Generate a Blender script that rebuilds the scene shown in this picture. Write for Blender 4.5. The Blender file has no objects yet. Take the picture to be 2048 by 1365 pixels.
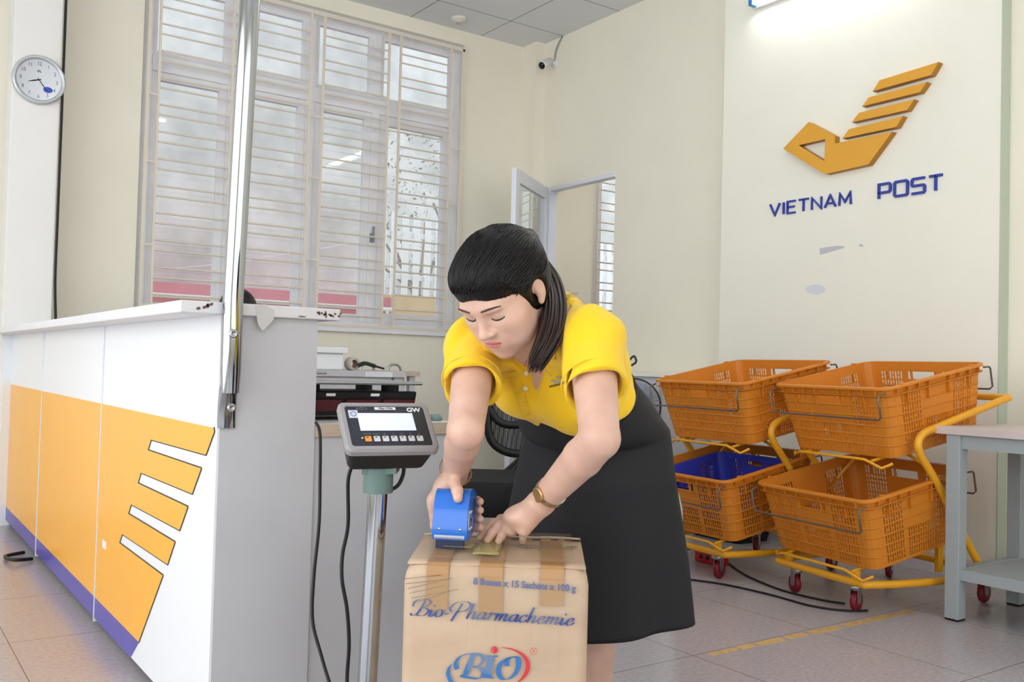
import bpy, math, random
import numpy as np
from mathutils import Vector, Matrix
random.seed(7)
SC = bpy.context.scene
COL = SC.collection
R_ = math.radians
PI = math.pi

# ------------------------------------------------------------------ camera
FPX = 1872.9
_yaw, _pit, _rol = R_(35.137), R_(1.598), R_(1.476)
CAM = Vector((0, 0, 1.0))
FW = Vector((math.sin(_yaw)*math.cos(_pit), math.cos(_yaw)*math.cos(_pit), math.sin(_pit)))
_r = Vector((math.cos(_yaw), -math.sin(_yaw), 0)); _u = _r.cross(FW)
RT = _r*math.cos(_rol)+_u*math.sin(_rol)
UP = -_r*math.sin(_rol)+_u*math.cos(_rol)
cd = bpy.data.cameras.new('camera'); cam = bpy.data.objects.new('camera', cd); COL.objects.link(cam)
cd.sensor_width = 36; cd.lens = FPX/2048*36; cd.clip_start = .05; cd.clip_end = 200
cam.matrix_world = Matrix(((RT.x, UP.x, -FW.x, CAM.x), (RT.y, UP.y, -FW.y, CAM.y), (RT.z, UP.z, -FW.z, CAM.z), (0, 0, 0, 1)))
SC.camera = cam

# ------------------------------------------------------------------ view, sky, daylight
SC.view_settings.view_transform = 'Standard'; SC.view_settings.look = 'None'
SC.view_settings.gamma = 1; SC.view_settings.exposure = 0.27
SC.view_settings.use_curve_mapping = False
w = bpy.data.worlds.new('world'); SC.world = w; w.use_nodes = True
wn = w.node_tree.nodes; bg = wn['Background']
sky = wn.new('ShaderNodeTexSky'); sky.sky_type = 'PREETHAM'; sky.turbidity = 5
sky.sun_direction = (-.4, .5, .75)
mixs = wn.new('ShaderNodeMixRGB'); mixs.inputs[0].default_value = .9
mixs.inputs[2].default_value = (.94, .97, 1, 1)
w.node_tree.links.new(sky.outputs[0], mixs.inputs[1]); w.node_tree.links.new(mixs.outputs[0], bg.inputs[0])
bg.inputs[1].default_value = 1.45

def area(name, loc, target, sx, sy, power, color=(1, 1, 1), spread=180):
    l = bpy.data.lights.new(name, 'AREA'); l.shape = 'RECTANGLE'; l.size = sx; l.size_y = sy; l.energy = power; l.color = color
    l.spread = R_(spread)
    o = bpy.data.objects.new(name, l); COL.objects.link(o); o.location = loc
    o.rotation_euler = (Vector(target)-Vector(loc)).to_track_quat('-Z', 'Y').to_euler()
    o.visible_camera = True
    return o
# daylight through the glazed shopfront (west side and behind the photographer), and through the big window
area('daylight_shopfront_side', (-3.6, 1.5, 1.7), (1, 1.5, 1.5), 7.5, 3.0, 120, (.93, .97, 1))
area('daylight_shopfront_back', (.6, -3.9, 1.9), (.6, 1, 1.6), 7.0, 3.0, 46, (1, .98, .96))

# ------------------------------------------------------------------ helpers
def lin(c):
    return tuple(((v/255)/12.92 if v/255 <= .04045 else ((v/255+.055)/1.055)**2.4) for v in c)
MATS = {}
def mat(name, rgb, rough=.5, metal=0., var=0., vscale=8., bump=0., bscale=40., spec=.5, trans=0., emis=0., coat=0., stretch=None, sub=0., ior=1.45, sheen=0., alpha=1.):
    if name in MATS: return MATS[name]
    m = bpy.data.materials.new(name); m.use_nodes = True; nt = m.node_tree; b = nt.nodes['Principled BSDF']
    c = lin(rgb)
    b.inputs['Base Color'].default_value = (*c, 1); b.inputs['Roughness'].default_value = rough
    b.inputs['Metallic'].default_value = metal; b.inputs['Specular IOR Level'].default_value = spec
    b.inputs['Transmission Weight'].default_value = trans; b.inputs['Coat Weight'].default_value = coat
    b.inputs['IOR'].default_value = ior; b.inputs['Sheen Weight'].default_value = sheen
    b.inputs['Alpha'].default_value = alpha
    if sub: 
        b.inputs['Subsurface Weight'].default_value = sub; b.inputs['Subsurface Radius'].default_value = (.012, .005, .003); b.inputs['Subsurface Scale'].default_value = 1
    if emis:
        b.inputs['Emission Color'].default_value = (*c, 1); b.inputs['Emission Strength'].default_value = emis
    if var or bump:
        tc = nt.nodes.new('ShaderNodeTexCoord'); mp = nt.nodes.new('ShaderNodeMapping'); nt.links.new(tc.outputs['Object'], mp.inputs[0])
        if stretch: mp.inputs['Scale'].default_value = stretch
    if var:
        n = nt.nodes.new('ShaderNodeTexNoise'); n.inputs['Scale'].default_value = vscale; n.inputs['Detail'].default_value = 5; n.inputs['Roughness'].default_value = .6
        nt.links.new(mp.outputs[0], n.inputs[0])
        rp = nt.nodes.new('ShaderNodeValToRGB'); rp.color_ramp.elements[0].position = .3; rp.color_ramp.elements[1].position = .7
        rp.color_ramp.elements[0].color = (*[max(0, v*(1-var)) for v in c], 1); rp.color_ramp.elements[1].color = (*[min(1, v*(1+var*.6)) for v in c], 1)
        nt.links.new(n.outputs[0], rp.inputs[0]); nt.links.new(rp.outputs[0], b.inputs['Base Color'])
    if bump:
        n2 = nt.nodes.new('ShaderNodeTexNoise'); n2.inputs['Scale'].default_value = bscale; n2.inputs['Detail'].default_value = 4
        nt.links.new(mp.outputs[0], n2.inputs[0])
        bp = nt.nodes.new('ShaderNodeBump'); bp.inputs['Strength'].default_value = bump; bp.inputs['Distance'].default_value = .004
        nt.links.new(n2.outputs[0], bp.inputs['Height']); nt.links.new(bp.outputs[0], b.inputs['Normal'])
    MATS[name] = m
    return m

def at(px, py, d): return CAM + (FW + RT*((px-1024)/FPX) - UP*((py-682.5)/FPX))*d
def ray(px, py): return FW*FPX + RT*(px-1024) - UP*(py-682.5)
def onX(px, py, X): d = ray(px, py); return CAM + d*(X/d.x)
def onY(px, py, Y): d = ray(px, py); return CAM + d*(Y/d.y)
def onZ(px, py, Z): d = ray(px, py); return CAM + d*((Z-CAM.z)/d.z)

class MB:
    def __init__(s): s.v = []; s.f = []; s.smooth = []; s.mi = []; s.cur = 0
    def add(s, vs, fs, smooth=False):
        o = len(s.v); s.v += [Vector(v) for v in vs]; s.f += [tuple(i+o for i in f) for f in fs]; s.smooth += [smooth]*len(fs); s.mi += [s.cur]*len(fs)
        return s
    def box(s, x0, x1, y0, y1, z0, z1):
        vs = [(x, y, z) for x in (x0, x1) for y in (y0, y1) for z in (z0, z1)]
        return s.add(vs, [(0, 1, 3, 2), (4, 6, 7, 5), (0, 4, 5, 1), (2, 3, 7, 6), (0, 2, 6, 4), (1, 5, 7, 3)])
    def obox(s, c, ax, ay, az):   # oriented box: centre and three half vectors
        c, ax, ay, az = map(Vector, (c, ax, ay, az))
        vs = [c+ax*i+ay*j+az*k for i in (-1, 1) for j in (-1, 1) for k in (-1, 1)]
        return s.add(vs, [(0, 1, 3, 2), (4, 6, 7, 5), (0, 4, 5, 1), (2, 3, 7, 6), (0, 2, 6, 4), (1, 5, 7, 3)])
    def loft(s, rings, cap=True, smooth=True, closed=False):
        n = len(rings[0]); o = len(s.v)
        vs = [v for r in rings for v in r]; fs = []
        m = len(rings)
        for i in range(m if closed else m-1):
            a, b = i*n, ((i+1) % m)*n
            for j in range(n): k = (j+1) % n; fs.append((a+j, a+k, b+k, b+j))
        s.add(vs, fs, smooth)
        if cap and not closed:
            s.add(rings[0], [tuple(range(n))[::-1]]); s.add(rings[-1], [tuple(range(n))])
        return s
    def tube(s, pts, r, n=10, cap=True, closed=False, flat=None, ref=None):
        pts = [Vector(p) for p in pts]; m = len(pts)
        rr = r if isinstance(r, (list, tuple)) else [r]*m
        rings = []; prev = None
        for i, p in enumerate(pts):
            if closed: t = pts[(i+1) % m]-pts[i-1]
            else: t = pts[min(i+1, m-1)]-pts[max(i-1, 0)]
            t = t.normalized() if t.length > 1e-9 else Vector((0, 0, 1))
            if prev is None:
                a = Vector(ref) if ref else (Vector((0, 0, 1)) if abs(t.z) < .9 else Vector((1, 0, 0)))
            else: a = prev
            x = (a - t*a.dot(t)).normalized(); prev = x; y = t.cross(x)
            fl = flat or 1
            rings.append([p + x*(rr[i]*fl*math.cos(q)) + y*(rr[i]*math.sin(q)) for q in [2*PI*k/n for k in range(n)]])
        return s.loft(rings, cap, True, closed)
    def cyl(s, a, b, r, n=20, r2=None):
        return s.tube([a, b], [r, r if r2 is None else r2], n)
    def lathe(s, c, axis, prof, n=32, cap=True):
        c = Vector(c); t = Vector(axis).normalized(); a = Vector((0, 0, 1)) if abs(t.z) < .9 else Vector((1, 0, 0))
        x = (a-t*a.dot(t)).normalized(); y = t.cross(x)
        return s.loft([[c+t*h+x*(r*math.cos(q))+y*(r*math.sin(q)) for q in [2*PI*k/n for k in range(n)]] for r, h in prof], cap)
    def prism(s, poly, vec):   # planar polygon (3-D pts) swept by vec
        n = len(poly); p = [Vector(q) for q in poly]; vec = Vector(vec)
        s.add(p+[q+vec for q in p], [tuple(range(n))[::-1], tuple(range(n, 2*n))]+[(i, (i+1) % n, n+(i+1) % n, n+i) for i in range(n)])
        return s
    def build(s, name, m, parent=None, world=True, bevel=0, solid=0, seg=2, soff=0):
        me = bpy.data.meshes.new(name)
        vs = s.v
        if parent is not None and world:
            inv = WM(parent).inverted(); vs = [inv @ v for v in vs]
        me.from_pydata([tuple(v) for v in vs], [], s.f); 
        for i, p in enumerate(me.polygons): p.use_smooth = s.smooth[i]; p.material_index = s.mi[i]
        for q in (m if isinstance(m, (list, tuple)) else [m]): me.materials.append(q)
        fix_normals(me)
        o = bpy.data.objects.new(name, me); COL.objects.link(o)
        if parent is not None: o.parent = parent
        if solid: k = o.modifiers.new('solid', 'SOLIDIFY'); k.thickness = solid; k.offset = soff
        if bevel: k = o.modifiers.new('bevel', 'BEVEL'); k.width = bevel; k.segments = seg; k.limit_method = 'ANGLE'; k.angle_limit = R_(40)
        return o
def fix_normals(me):
    import bmesh
    bm = bmesh.new(); bm.from_mesh(me); bmesh.ops.recalc_face_normals(bm, faces=bm.faces); bm.to_mesh(me); bm.free()
def WM(o):
    m = Matrix.LocRotScale(o.location, o.rotation_euler, o.scale)
    return (WM(o.parent) @ m) if o.parent else m
def tag(o, label, cat, group=None, kind=None):
    if label: o['label'] = label
    if cat: o['category'] = cat
    if group: o['group'] = group
    if kind: o['kind'] = kind
    return o
def thing(name, label, cat, loc=(0, 0, 0), rot=(0, 0, 0), group=None):
    o = bpy.data.objects.new(name, None); COL.objects.link(o); o.location = loc; o.rotation_euler = rot
    o.empty_display_size = .05
    return tag(o, label, cat, group)
def struct(name, mb, m, **k):
    o = mb.build(name, m, **k); o['kind'] = 'structure'; return o
def copy_tree(o, parent=None):
    c = o.copy(); COL.objects.link(c); c.parent = parent
    for ch in [q for q in bpy.data.objects if q.parent == o]: copy_tree(ch, c)
    return c
def crom(pts, n=8, closed=False):
    P = [Vector(p) for p in pts]; out = []; m = len(P)
    for i in range(m if closed else m-1):
        if closed: a, b, c, d = P[i-1], P[i], P[(i+1) % m], P[(i+2) % m]
        else: a, b, c, d = P[max(i-1, 0)], P[i], P[i+1], P[min(i+2, m-1)]
        for k in range(n):
            t = k/n; out.append(.5*((2*b)+(c-a)*t+(2*a-5*b+4*c-d)*t*t+(3*b-a-3*c+d)*t**3))
    if not closed: out.append(P[-1])
    return out
def rrect(w, h, r, n=5):   # rounded rectangle outline, centred
    o = []
    for cx, cy, a0 in ((w-r, h-r, 0), (-w+r, h-r, 90), (-w+r, -h+r, 180), (w-r, -h+r, 270)):
        for k in range(n+1): a = R_(a0+90*k/n); o.append((cx+r*math.cos(a), cy+r*math.sin(a)))
    return o
class Plane:
    """a flat face in the place: origin, u (right), v (up), n (outwards)"""
    def __init__(s, o, u, v, n=None):
        s.o, s.u, s.v = Vector(o), Vector(u), Vector(v); s.n = Vector(n) if n is not None else s.u.cross(s.v).normalized()
    def __call__(s, a, b, c=0): return s.o+s.u*a+s.v*b+s.n*c
def ribbon(mb, pl, pts, wfn, h0=.0003, th=.0006):
    """pen stroke on a plane; wfn(i, dir) -> half width"""
    P = [Vector((p[0], p[1])) for p in pts]; n = len(P); L = []; Rr = []
    for i in range(n):
        t = P[min(i+1, n-1)]-P[max(i-1, 0)]
        t = t.normalized() if t.length > 1e-9 else Vector((1, 0)); q = Vector((-t.y, t.x)); w_ = wfn(i, t)
        L.append(P[i]+q*w_); Rr.append(P[i]-q*w_)
    vs = []
    for i in range(n):
        for p, c in ((L[i], h0+th), (Rr[i], h0+th), (L[i], h0-.0002), (Rr[i], h0-.0002)): vs.append(pl(p.x, p.y, c))
    fs = []
    for i in range(n-1):
        a, b = 4*i, 4*i+4
        fs += [(a, a+1, b+1, b), (a+2, b+2, b+3, a+3), (a, b, b+2, a+2), (a+1, a+3, b+3, b+1)]
    fs += [(0, 2, 3, 1), (4*n-4, 4*n-3, 4*n-1, 4*n-2)]
    mb.add(vs, fs)
def nibfn(W, ang, wmin):
    nv = Vector((math.cos(R_(ang)), math.sin(R_(ang))))
    return lambda i, t: max(abs(t.x*nv.y-t.y*nv.x)*W, wmin)
def text(mb, pl, s, size, h0=.0003, th=.0006, sx=1., shear=0., bold=0., align='LEFT'):
    cu = bpy.data.curves.new('t', 'FONT'); cu.body = s; cu.size = size; cu.extrude = th/2; cu.shear = shear; cu.offset = bold; cu.align_x = align
    cu.resolution_u = 4
    o = bpy.data.objects.new('t', cu); me = bpy.data.meshes.new_from_object(o)
    mb.add([pl(v.co.x*sx, v.co.y, v.co.z+h0+th/2) for v in me.vertices], [tuple(p.vertices) for p in me.polygons])
    bpy.data.objects.remove(o); bpy.data.curves.remove(cu); bpy.data.meshes.remove(me)
# ------------------------------------------------------------------ materials of the room
M_wall = mat('painted_wall', (240, 235, 218), .75, var=.03, vscale=1.5, bump=.05, bscale=60)
M_wallb = mat('painted_board', (243, 242, 228), .6, var=.02, vscale=2)
M_ceil = mat('ceiling_tile', (205, 207, 210), .9)
M_green = mat('board_edge_green', (190, 200, 180), .6)
M_white = mat('white_frame', (232, 232, 236), .45, var=.06, vscale=6)
M_alu = mat('white_aluminium', (225, 228, 238), .3)
M_cream = mat('cream_grille', (226, 216, 200), .5)
M_black = mat('black_plastic', (22, 22, 24), .45)
M_cable = mat('black_cable', (15, 15, 17), .5)
M_grey = mat('grey_plastic', (140, 142, 146), .45)
M_orange = mat('orange_laminate', (250, 178, 38), .25, var=.02, vscale=3)
M_blue = mat('blue_laminate', (84, 78, 168), .3)
M_lam = mat('white_laminate', (238, 241, 244), .22)
M_greylam = mat('grey_laminate', (198, 199, 203), .45, var=.03, vscale=5)
M_slab = mat('worn_white_laminate', (222, 222, 224), .4, var=.04, vscale=9)
M_signblue = mat('sign_blue', (48, 66, 160), .5)
M_signgold = mat('sign_gold', (226, 166, 56), .4)
M_golds = mat('sign_gold_side', (176, 122, 30), .5)
M_chrome = mat('chrome', (172, 177, 182), .08, metal=1)
M_steel = mat('steel', (180, 182, 186), .28, metal=1)
M_wood = mat('wood_edge', (196, 178, 158), .5, var=.15, vscale=12, stretch=(1, 1, 14))
M_crate = mat('orange_crate_plastic', (212, 130, 34), .45, var=.05, vscale=5)
M_cratebl = mat('blue_crate_plastic', (62, 70, 190), .42)
M_yel = mat('yellow_paint', (232, 165, 30), .35, coat=.2)
M_glass = mat('window_glass', (235, 242, 245), .02, trans=1, ior=1.45)
M_tube = mat('lit_tube', (255, 255, 255), .5, emis=30)

# floor: large polished tiles
def floor_mat():
    m = bpy.data.materials.new('floor_tiles'); m.use_nodes = True; nt = m.node_tree; b = nt.nodes['Principled BSDF']
    tc = nt.nodes.new('ShaderNodeTexCoord'); mp = nt.nodes.new('ShaderNodeMapping'); nt.links.new(tc.outputs['Object'], mp.inputs[0])
    mp.inputs['Location'].default_value = (.18, .30, 0)
    br = nt.nodes.new('ShaderNodeTexBrick'); nt.links.new(mp.outputs[0], br.inputs[0])
    br.offset = 0; br.inputs['Scale'].default_value = 1; br.inputs['Brick Width'].default_value = .66; br.inputs['Row Height'].default_value = .66
    br.inputs['Mortar Size'].default_value = .0022; br.inputs['Mortar Smooth'].default_value = .2
    n = nt.nodes.new('ShaderNodeTexNoise'); n.inputs['Scale'].default_value = 60; n.inputs['Detail'].default_value = 3
    nt.links.new(mp.outputs[0], n.inputs[0])
    rp = nt.nodes.new('ShaderNodeValToRGB'); rp.color_ramp.elements[0].position = .35; rp.color_ramp.elements[1].position = .65
    rp.color_ramp.elements[0].color = (*lin((172, 165, 168)), 1); rp.color_ramp.elements[1].color = (*lin((184, 178, 180)), 1)
    nt.links.new(n.outputs[0], rp.inputs[0])
    for k in ('Color1', 'Color2'): nt.links.new(rp.outputs[0], br.inputs[k])
    br.inputs['Mortar'].default_value = (*lin((120, 108, 104)), 1)
    nt.links.new(br.outputs[0], b.inputs['Base Color']); b.inputs['Roughness'].default_value = .22
    b.inputs['Specular IOR Level'].default_value = .45
    return m
M_floor = floor_mat()
def ceil_mat():
    m = bpy.data.materials.new('ceiling_tiles'); m.use_nodes = True; nt = m.node_tree; b = nt.nodes['Principled BSDF']
    tc = nt.nodes.new('ShaderNodeTexCoord'); mp = nt.nodes.new('ShaderNodeMapping'); nt.links.new(tc.outputs['Object'], mp.inputs[0])
    mp.inputs['Location'].default_value = (-3.491+.663*6, -6.03+.69*9, 0)
    br = nt.nodes.new('ShaderNodeTexBrick'); nt.links.new(mp.outputs[0], br.inputs[0])
    br.offset = 0; br.inputs['Scale'].default_value = 1; br.inputs['Brick Width'].default_value = .663; br.inputs['Row Height'].default_value = .69
    br.inputs['Mortar Size'].default_value = .004
    for k in ('Color1', 'Color2'): br.inputs[k].default_value = (*lin((222, 224, 226)), 1)
    br.inputs['Mortar'].default_value = (*lin((110, 112, 116)), 1)
    nt.links.new(br.outputs[0], b.inputs['Base Color']); b.inputs['Roughness'].default_value = .9
    return m
M_ceil = ceil_mat()

# ------------------------------------------------------------------ room shell
XW, YW, ZC = 4.68, 6.46, 3.733
struct('floor', MB().box(-3.7, 8.0, -4.1, YW+.1, -.1, 0), M_floor)
struct('ceiling', MB().box(-3.7, 8.0, -4.1, YW+.1, ZC, ZC+.1), M_ceil)
struct('wall_side', MB().box(8.0, 8.2, 2.8, YW+.2, 0, ZC).box(XW+.12, 8.0, 2.7, 2.8, 0, ZC), M_wall)
# window wall with its opening
WX0, WX1, WZ0, WZ1 = 1.50, 4.00, 1.243, 3.62
mb = MB()
mb.box(-3.7, WX0, YW, YW+.22, 0, ZC); mb.box(WX1, 5.41, YW, YW+.22, 0, ZC); mb.box(7.4, 8.0, YW, YW+.22, 0, ZC); mb.box(5.41, 7.4, YW, YW+.22, 0, WZ0); mb.box(5.41, 7.4, YW, YW+.22, 3.62, ZC)
mb.box(WX0, WX1, YW, YW+.22, 0, WZ0); mb.box(WX0, WX1, YW, YW+.22, WZ1, ZC)
struct('wall_back', mb, M_wall)
mb = MB(); mb.box(XW, XW+.12, -4.1, 5.344, 0, ZC); mb.box(XW, XW+.12, 5.344, 6.186, 2.495, ZC); mb.box(XW, XW+.12, 6.186, YW, 0, ZC)
struct('wall_right', mb, M_wall)
struct('wall_front', MB().box(-3.7, XW+.1, -4.3, -4.1, 0, .35).box(-3.7, XW+.1, -4.3, -4.1, 3.4, ZC).box(-3.7, -2.9, -4.3, -4.1, .35, 3.4).box(4.1, XW+.1, -4.3, -4.1, .35, 3.4), M_wall)
mb = MB(); mb.box(-3.9, -3.7, -4.1, YW, 0, .25); mb.box(-3.9, -3.7, -4.1, YW, 3.2, ZC); mb.box(-3.9, -3.7, 5.3, YW, .25, 3.2); mb.box(-3.9, -3.7, -4.1, -2.3, .25, 3.2)
struct('wall_left', mb, M_wall)
mb = MB()
for k in range(6): y = -2.3+k*1.52; mb.box(-3.86, -3.76, y-.03, y+.03, .25, 3.2)
mb.box(-3.86, -3.76, -2.3, 5.3, 2.25, 2.3)
sf = struct('window_2', mb, M_alu)
# corner pilaster and clock pillar
struct('trim_1', MB().box(4.585, XW, 6.27, YW, 0, ZC), M_wall)
struct('trim_2', MB().box(.712, .972, 6.2, YW, 0, ZC), mat('painted_pillar', (236, 235, 231), .7, var=.02, vscale=2), bevel=.004)
struct('trim_3', MB().box(-3.7, .40, 6.30, YW, 0, ZC), MATS['painted_pillar'])
# board with the sign: stands 8 cm off the wall
mb = MB(); mb.box(4.60, XW, 2.385, 4.20, 0, ZC); 
bd = struct('trim_4', mb, M_wallb)
struct('trim_5', MB().box(4.598, XW-.001, 2.379, 2.385, 0, ZC-.001), M_green)
# skirting along the right wall
struct('baseboard_right', MB().box(4.588, 4.60, 2.385, 4.2, 0, .1), M_white)

# window reveal lining, frame, sashes, panes
wf = MB(); yf0, yf1 = YW+.05, YW+.11
def fr(m, x0, x1, z0, z1, t, y0=yf0, y1=yf1):
    m.box(x0, x0+t, y0, y1, z0, z1); m.box(x1-t, x1, y0, y1, z0, z1); m.box(x0+t, x1-t, y0, y1, z0, z0+t); m.box(x0+t, x1-t, y0, y1, z1-t, z1)
fr(wf, WX0, WX1, WZ0, WZ1, .075)
wf.box(WX0+.075, WX1-.075, yf0-.01, yf1, 2.93, 3.04)
wf.box(WX0, WX1, YW-.035, YW+.06, WZ0-.012, WZ0+.03)       # sill board
cols = [1.575, 2.12, 2.70, 3.24, 3.925]
for x in cols[1:-1]: wf.box(x-.035, x+.035, yf0-.005, yf1, WZ0+.07, WZ1-.07)
win = struct('window_1', wf, M_white, bevel=.004)
for i in range(4):
    x0, x1 = cols[i]+(.035 if i else 0), cols[i+1]-(.035 if i < 3 else 0)
    s = MB(); fr(s, x0, x1, WZ0+.075, 2.93, .055 if i != 3 else .075, yf0+.005, yf1-.005)
    so = s.build('window_sash', M_white, win, bevel=.003)
    MB().box(x0+.05, x1-.05, yf0+.03, yf0+.036, WZ0+.12, 2.88).build('window_pane', M_glass, so)
    s = MB(); fr(s, x0, x1, 3.04, WZ1-.075, .03, yf0+.01, yf1-.01); so = s.build('window_sash', M_white, win)
    MB().box(x0+.02, x1-.02, yf0+.03, yf0+.036, 3.06, WZ1-.095).build('window_pane', M_glass, so)
MB().box(3.215, 3.245, yf0-.03, yf0-.004, 1.93, 2.0).box(3.222, 3.236, yf0-.05, yf0-.03, 1.94, 2.05).build('window_handle', M_grey, win)
# iron grille on the room side of the window
gr = thing('window_grille', 'cream painted iron bar grille fixed across the large window', 'grille', (2.75, YW-.03, WZ0))
YG = YW-.03
v = MB()
gx = [1.60, 2.09, 2.66, 2.765, 3.30, 3.40, 3.86]
for x in gx: v.box(x-.008, x+.008, YG-.008, YG+.008, WZ0+.03, WZ1-.06)
for z in (WZ0+.035, WZ1-.06): v.box(1.52, 3.98, YG-.009, YG+.009, z-.009, z+.009)
for x in (1.53, 3.97): v.box(x-.009, x+.009, YG-.009, YG+.009, WZ0-.0, WZ1-.03)
for z in (1.35, 1.75, 2.3, 2.75): v.box(1.52, 1.6, YG-.005, YG+.005, z-.006, z+.006); v.box(3.86, 3.98, YG-.005, YG+.005, z-.006, z+.006)
for z in (1.75, 2.35, 2.8): v.box(2.66, 2.765, YG-.005, YG+.005, z-.006, z+.006); v.box(3.3, 3.4, YG-.005, YG+.005, z-.006, z+.006)
v.build('grille_frame', M_cream, gr)
h = MB(); z = WZ0+.11
while z < WZ1-.1:
    for dz in (0, .068):
        for a, b in ((1.60, 2.09), (2.09, 2.66), (2.765, 3.30), (3.40, 3.86)):
            if z+dz < WZ1-.08: h.tube([(a, YG, z+dz), (b, YG, z+dz)], .0065, 6)
    z += .181
h.build('grille_bars', M_cream, gr)

# the next room's window with the same grille, seen through the open doorway
wf = MB(); fr(wf, 5.41, 7.4, WZ0, WZ1, .075); wf.box(5.485, 7.325, yf0-.01, yf1, 2.93, 3.04)
for x in (6.05, 6.7): wf.box(x-.035, x+.035, yf0-.005, yf1, WZ0+.07, WZ1-.07)
win3 = struct('window_3', wf, M_white, bevel=.004)
for a, b in ((5.485, 6.015), (6.085, 6.665), (6.735, 7.325)):
    s = MB(); fr(s, a, b, WZ0+.075, 2.93, .06, yf0+.005, yf1-.005); so = s.build('window_sash', M_white, win3)
    MB().box(a+.05, b-.05, yf0+.03, yf0+.036, WZ0+.12, 2.88).build('window_pane', M_glass, so)
gr2 = thing('window_grille', 'cream bar grille on the next room window, seen through the doorway', 'grille', (6.4, YG, WZ0))
h = MB(); z = WZ0+.11
while z < WZ1-.1:
    for dz in (0, .068): h.tube([(5.43, YG, z+dz), (7.38, YG, z+dz)], .0065, 6)
    z += .181
h.build('grille_bars', M_cream, gr2)
v = MB()
for x in (5.43, 5.93, 6.5, 7.1, 7.38): v.box(x-.008, x+.008, YG-.008, YG+.008, WZ0+.03, WZ1-.06)
v.box(5.43, 7.38, YG-.008, YG+.008, WZ0+.03, WZ0+.045); v.box(5.43, 7.38, YG-.008, YG+.008, WZ1-.075, WZ1-.06); v.build('grille_frame', M_cream, gr2)

# outside the window: the neighbour's weathered wall, red awning strip, picket fence
M_out = mat('weathered_concrete', (222, 220, 218), .9, var=.3, vscale=1.3, bump=.2, bscale=9)
M_pink = mat('faded_red_canvas', (232, 150, 164), .7, var=.1, vscale=3)
M_pick = mat('white_pickets', (245, 246, 248), .5)
M_ground = mat('pale_concrete_ground', (208, 196, 180), .9, var=.15, vscale=2)
struct('wall_outside', MB().box(.5, 4.75, 9.4, 9.6, -.2, 6.5), M_out)
struct('wall_outside_far', MB().box(4.0, 12, 13.2, 13.4, -.2, 7.5), M_out)
struct('ground', MB().box(-1, 12, YW+.25, 15, -.2, -.05), M_ground)
aw = thing('awning', 'faded red canvas awning outside the window against the grey wall', 'awning', (2.6, 8.7, 1.2))
MB().box(1.2, 4.45, 8.5, 9.35, 1.64, 1.67).box(1.2, 4.45, 8.48, 8.52, 1.40, 1.67).build('canvas', M_pink, aw)
MB().tube([(1.2, 8.46, 1.55), (4.45, 8.46, 1.55)], .02, 8).tube([(1.3, 8.46, 1.55), (1.3, 8.46, -.05)], .02, 8).tube([(4.4, 8.46, 1.55), (4.4, 8.46, -.05)], .02, 8).build('frame', M_pick, aw)
pf = thing('picket_fence', 'white picket fence outside beyond the right-hand window sash', 'fence', (5.4, 9.9, 0))
pm = MB()
for k in range(26): x = 4.78+k*.15; pm.box(x, x+.075, 9.7, 9.72, 1.8, 2.75+.03*math.sin(k))
pm.build('pickets', M_pick, pf)
MB().box(4.75, 8.7, 9.73, 9.77, 2.0, 2.06).build('rail', M_pick, pf)
MB().box(4.75, 8.7, 9.73, 9.77, 2.5, 2.56).build('rail', M_pick, pf)
MB().box(4.75, 8.8, 9.66, 9.85, -.05, 1.8).build('base_wall', mat('sandy_wall', (222, 196, 160), .8, var=.12, vscale=3), pf)
MB_w = MB().tube(crom([(.6, 9.392, 1.75), (2.4, 9.3, 1.86), (3.6, 9.3, 2.1), (4.74, 9.392, 2.4)], 8), .005, 5)
tag(MB_w.build('overhead_wire', M_white), 'thin pale wire sagging across outside the window', 'wire')
# rendered tree-shaped scrub beyond the fence
M_leaf = mat('dry_scrub', (150, 150, 134), .9, var=.4, vscale=6)
rs = np.random.RandomState(3)
sb = MB()
for k in range(3000):
    c = Vector((5.0+rs.rand()*3.6, 10.6+rs.rand()*1.2, rs.rand()*4.4)); s_ = .015+.03*rs.rand(); a = Vector(rs.randn(3)).normalized(); b = a.cross(Vector(rs.randn(3))).normalized()
    sb.add([c-a*s_, c+b*s_*.3, c+a*s_, c-b*s_*.3], [(0, 1, 2, 3)])
sh = thing('shrub', 'straggly dry shrub behind the white picket fence outside', 'shrub', (6.8, 11.2, -.05))
sb.build('foliage', M_leaf, sh)
t_ = MB()
for k in range(12): t_.tube(crom([(6.8, 11.2, -.05), (6.2+rs.rand()*1.2, 11.1, 1.2), (5.2+rs.rand()*3.2, 10.9+rs.rand()*.6, 2.2+rs.rand())], 5), .018, 5)
t_.build('branches', mat('bark', (170, 160, 150), .9), sh)

# ------------------------------------------------------------------ mirror panel in the doorway and the open glass door
M_mir = mat('tinted_mirror_glass', (215, 226, 222), .02, metal=1)
dr = struct('door_1', MB().box(XW+.02, XW+.06, 5.344, 5.352, 0, 2.495).box(XW-.02, XW+.06, 6.14, 6.186, 0, 2.495).box(XW-.012, XW+.06, 5.344, 6.15, 2.465, 2.495), M_alu)
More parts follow.
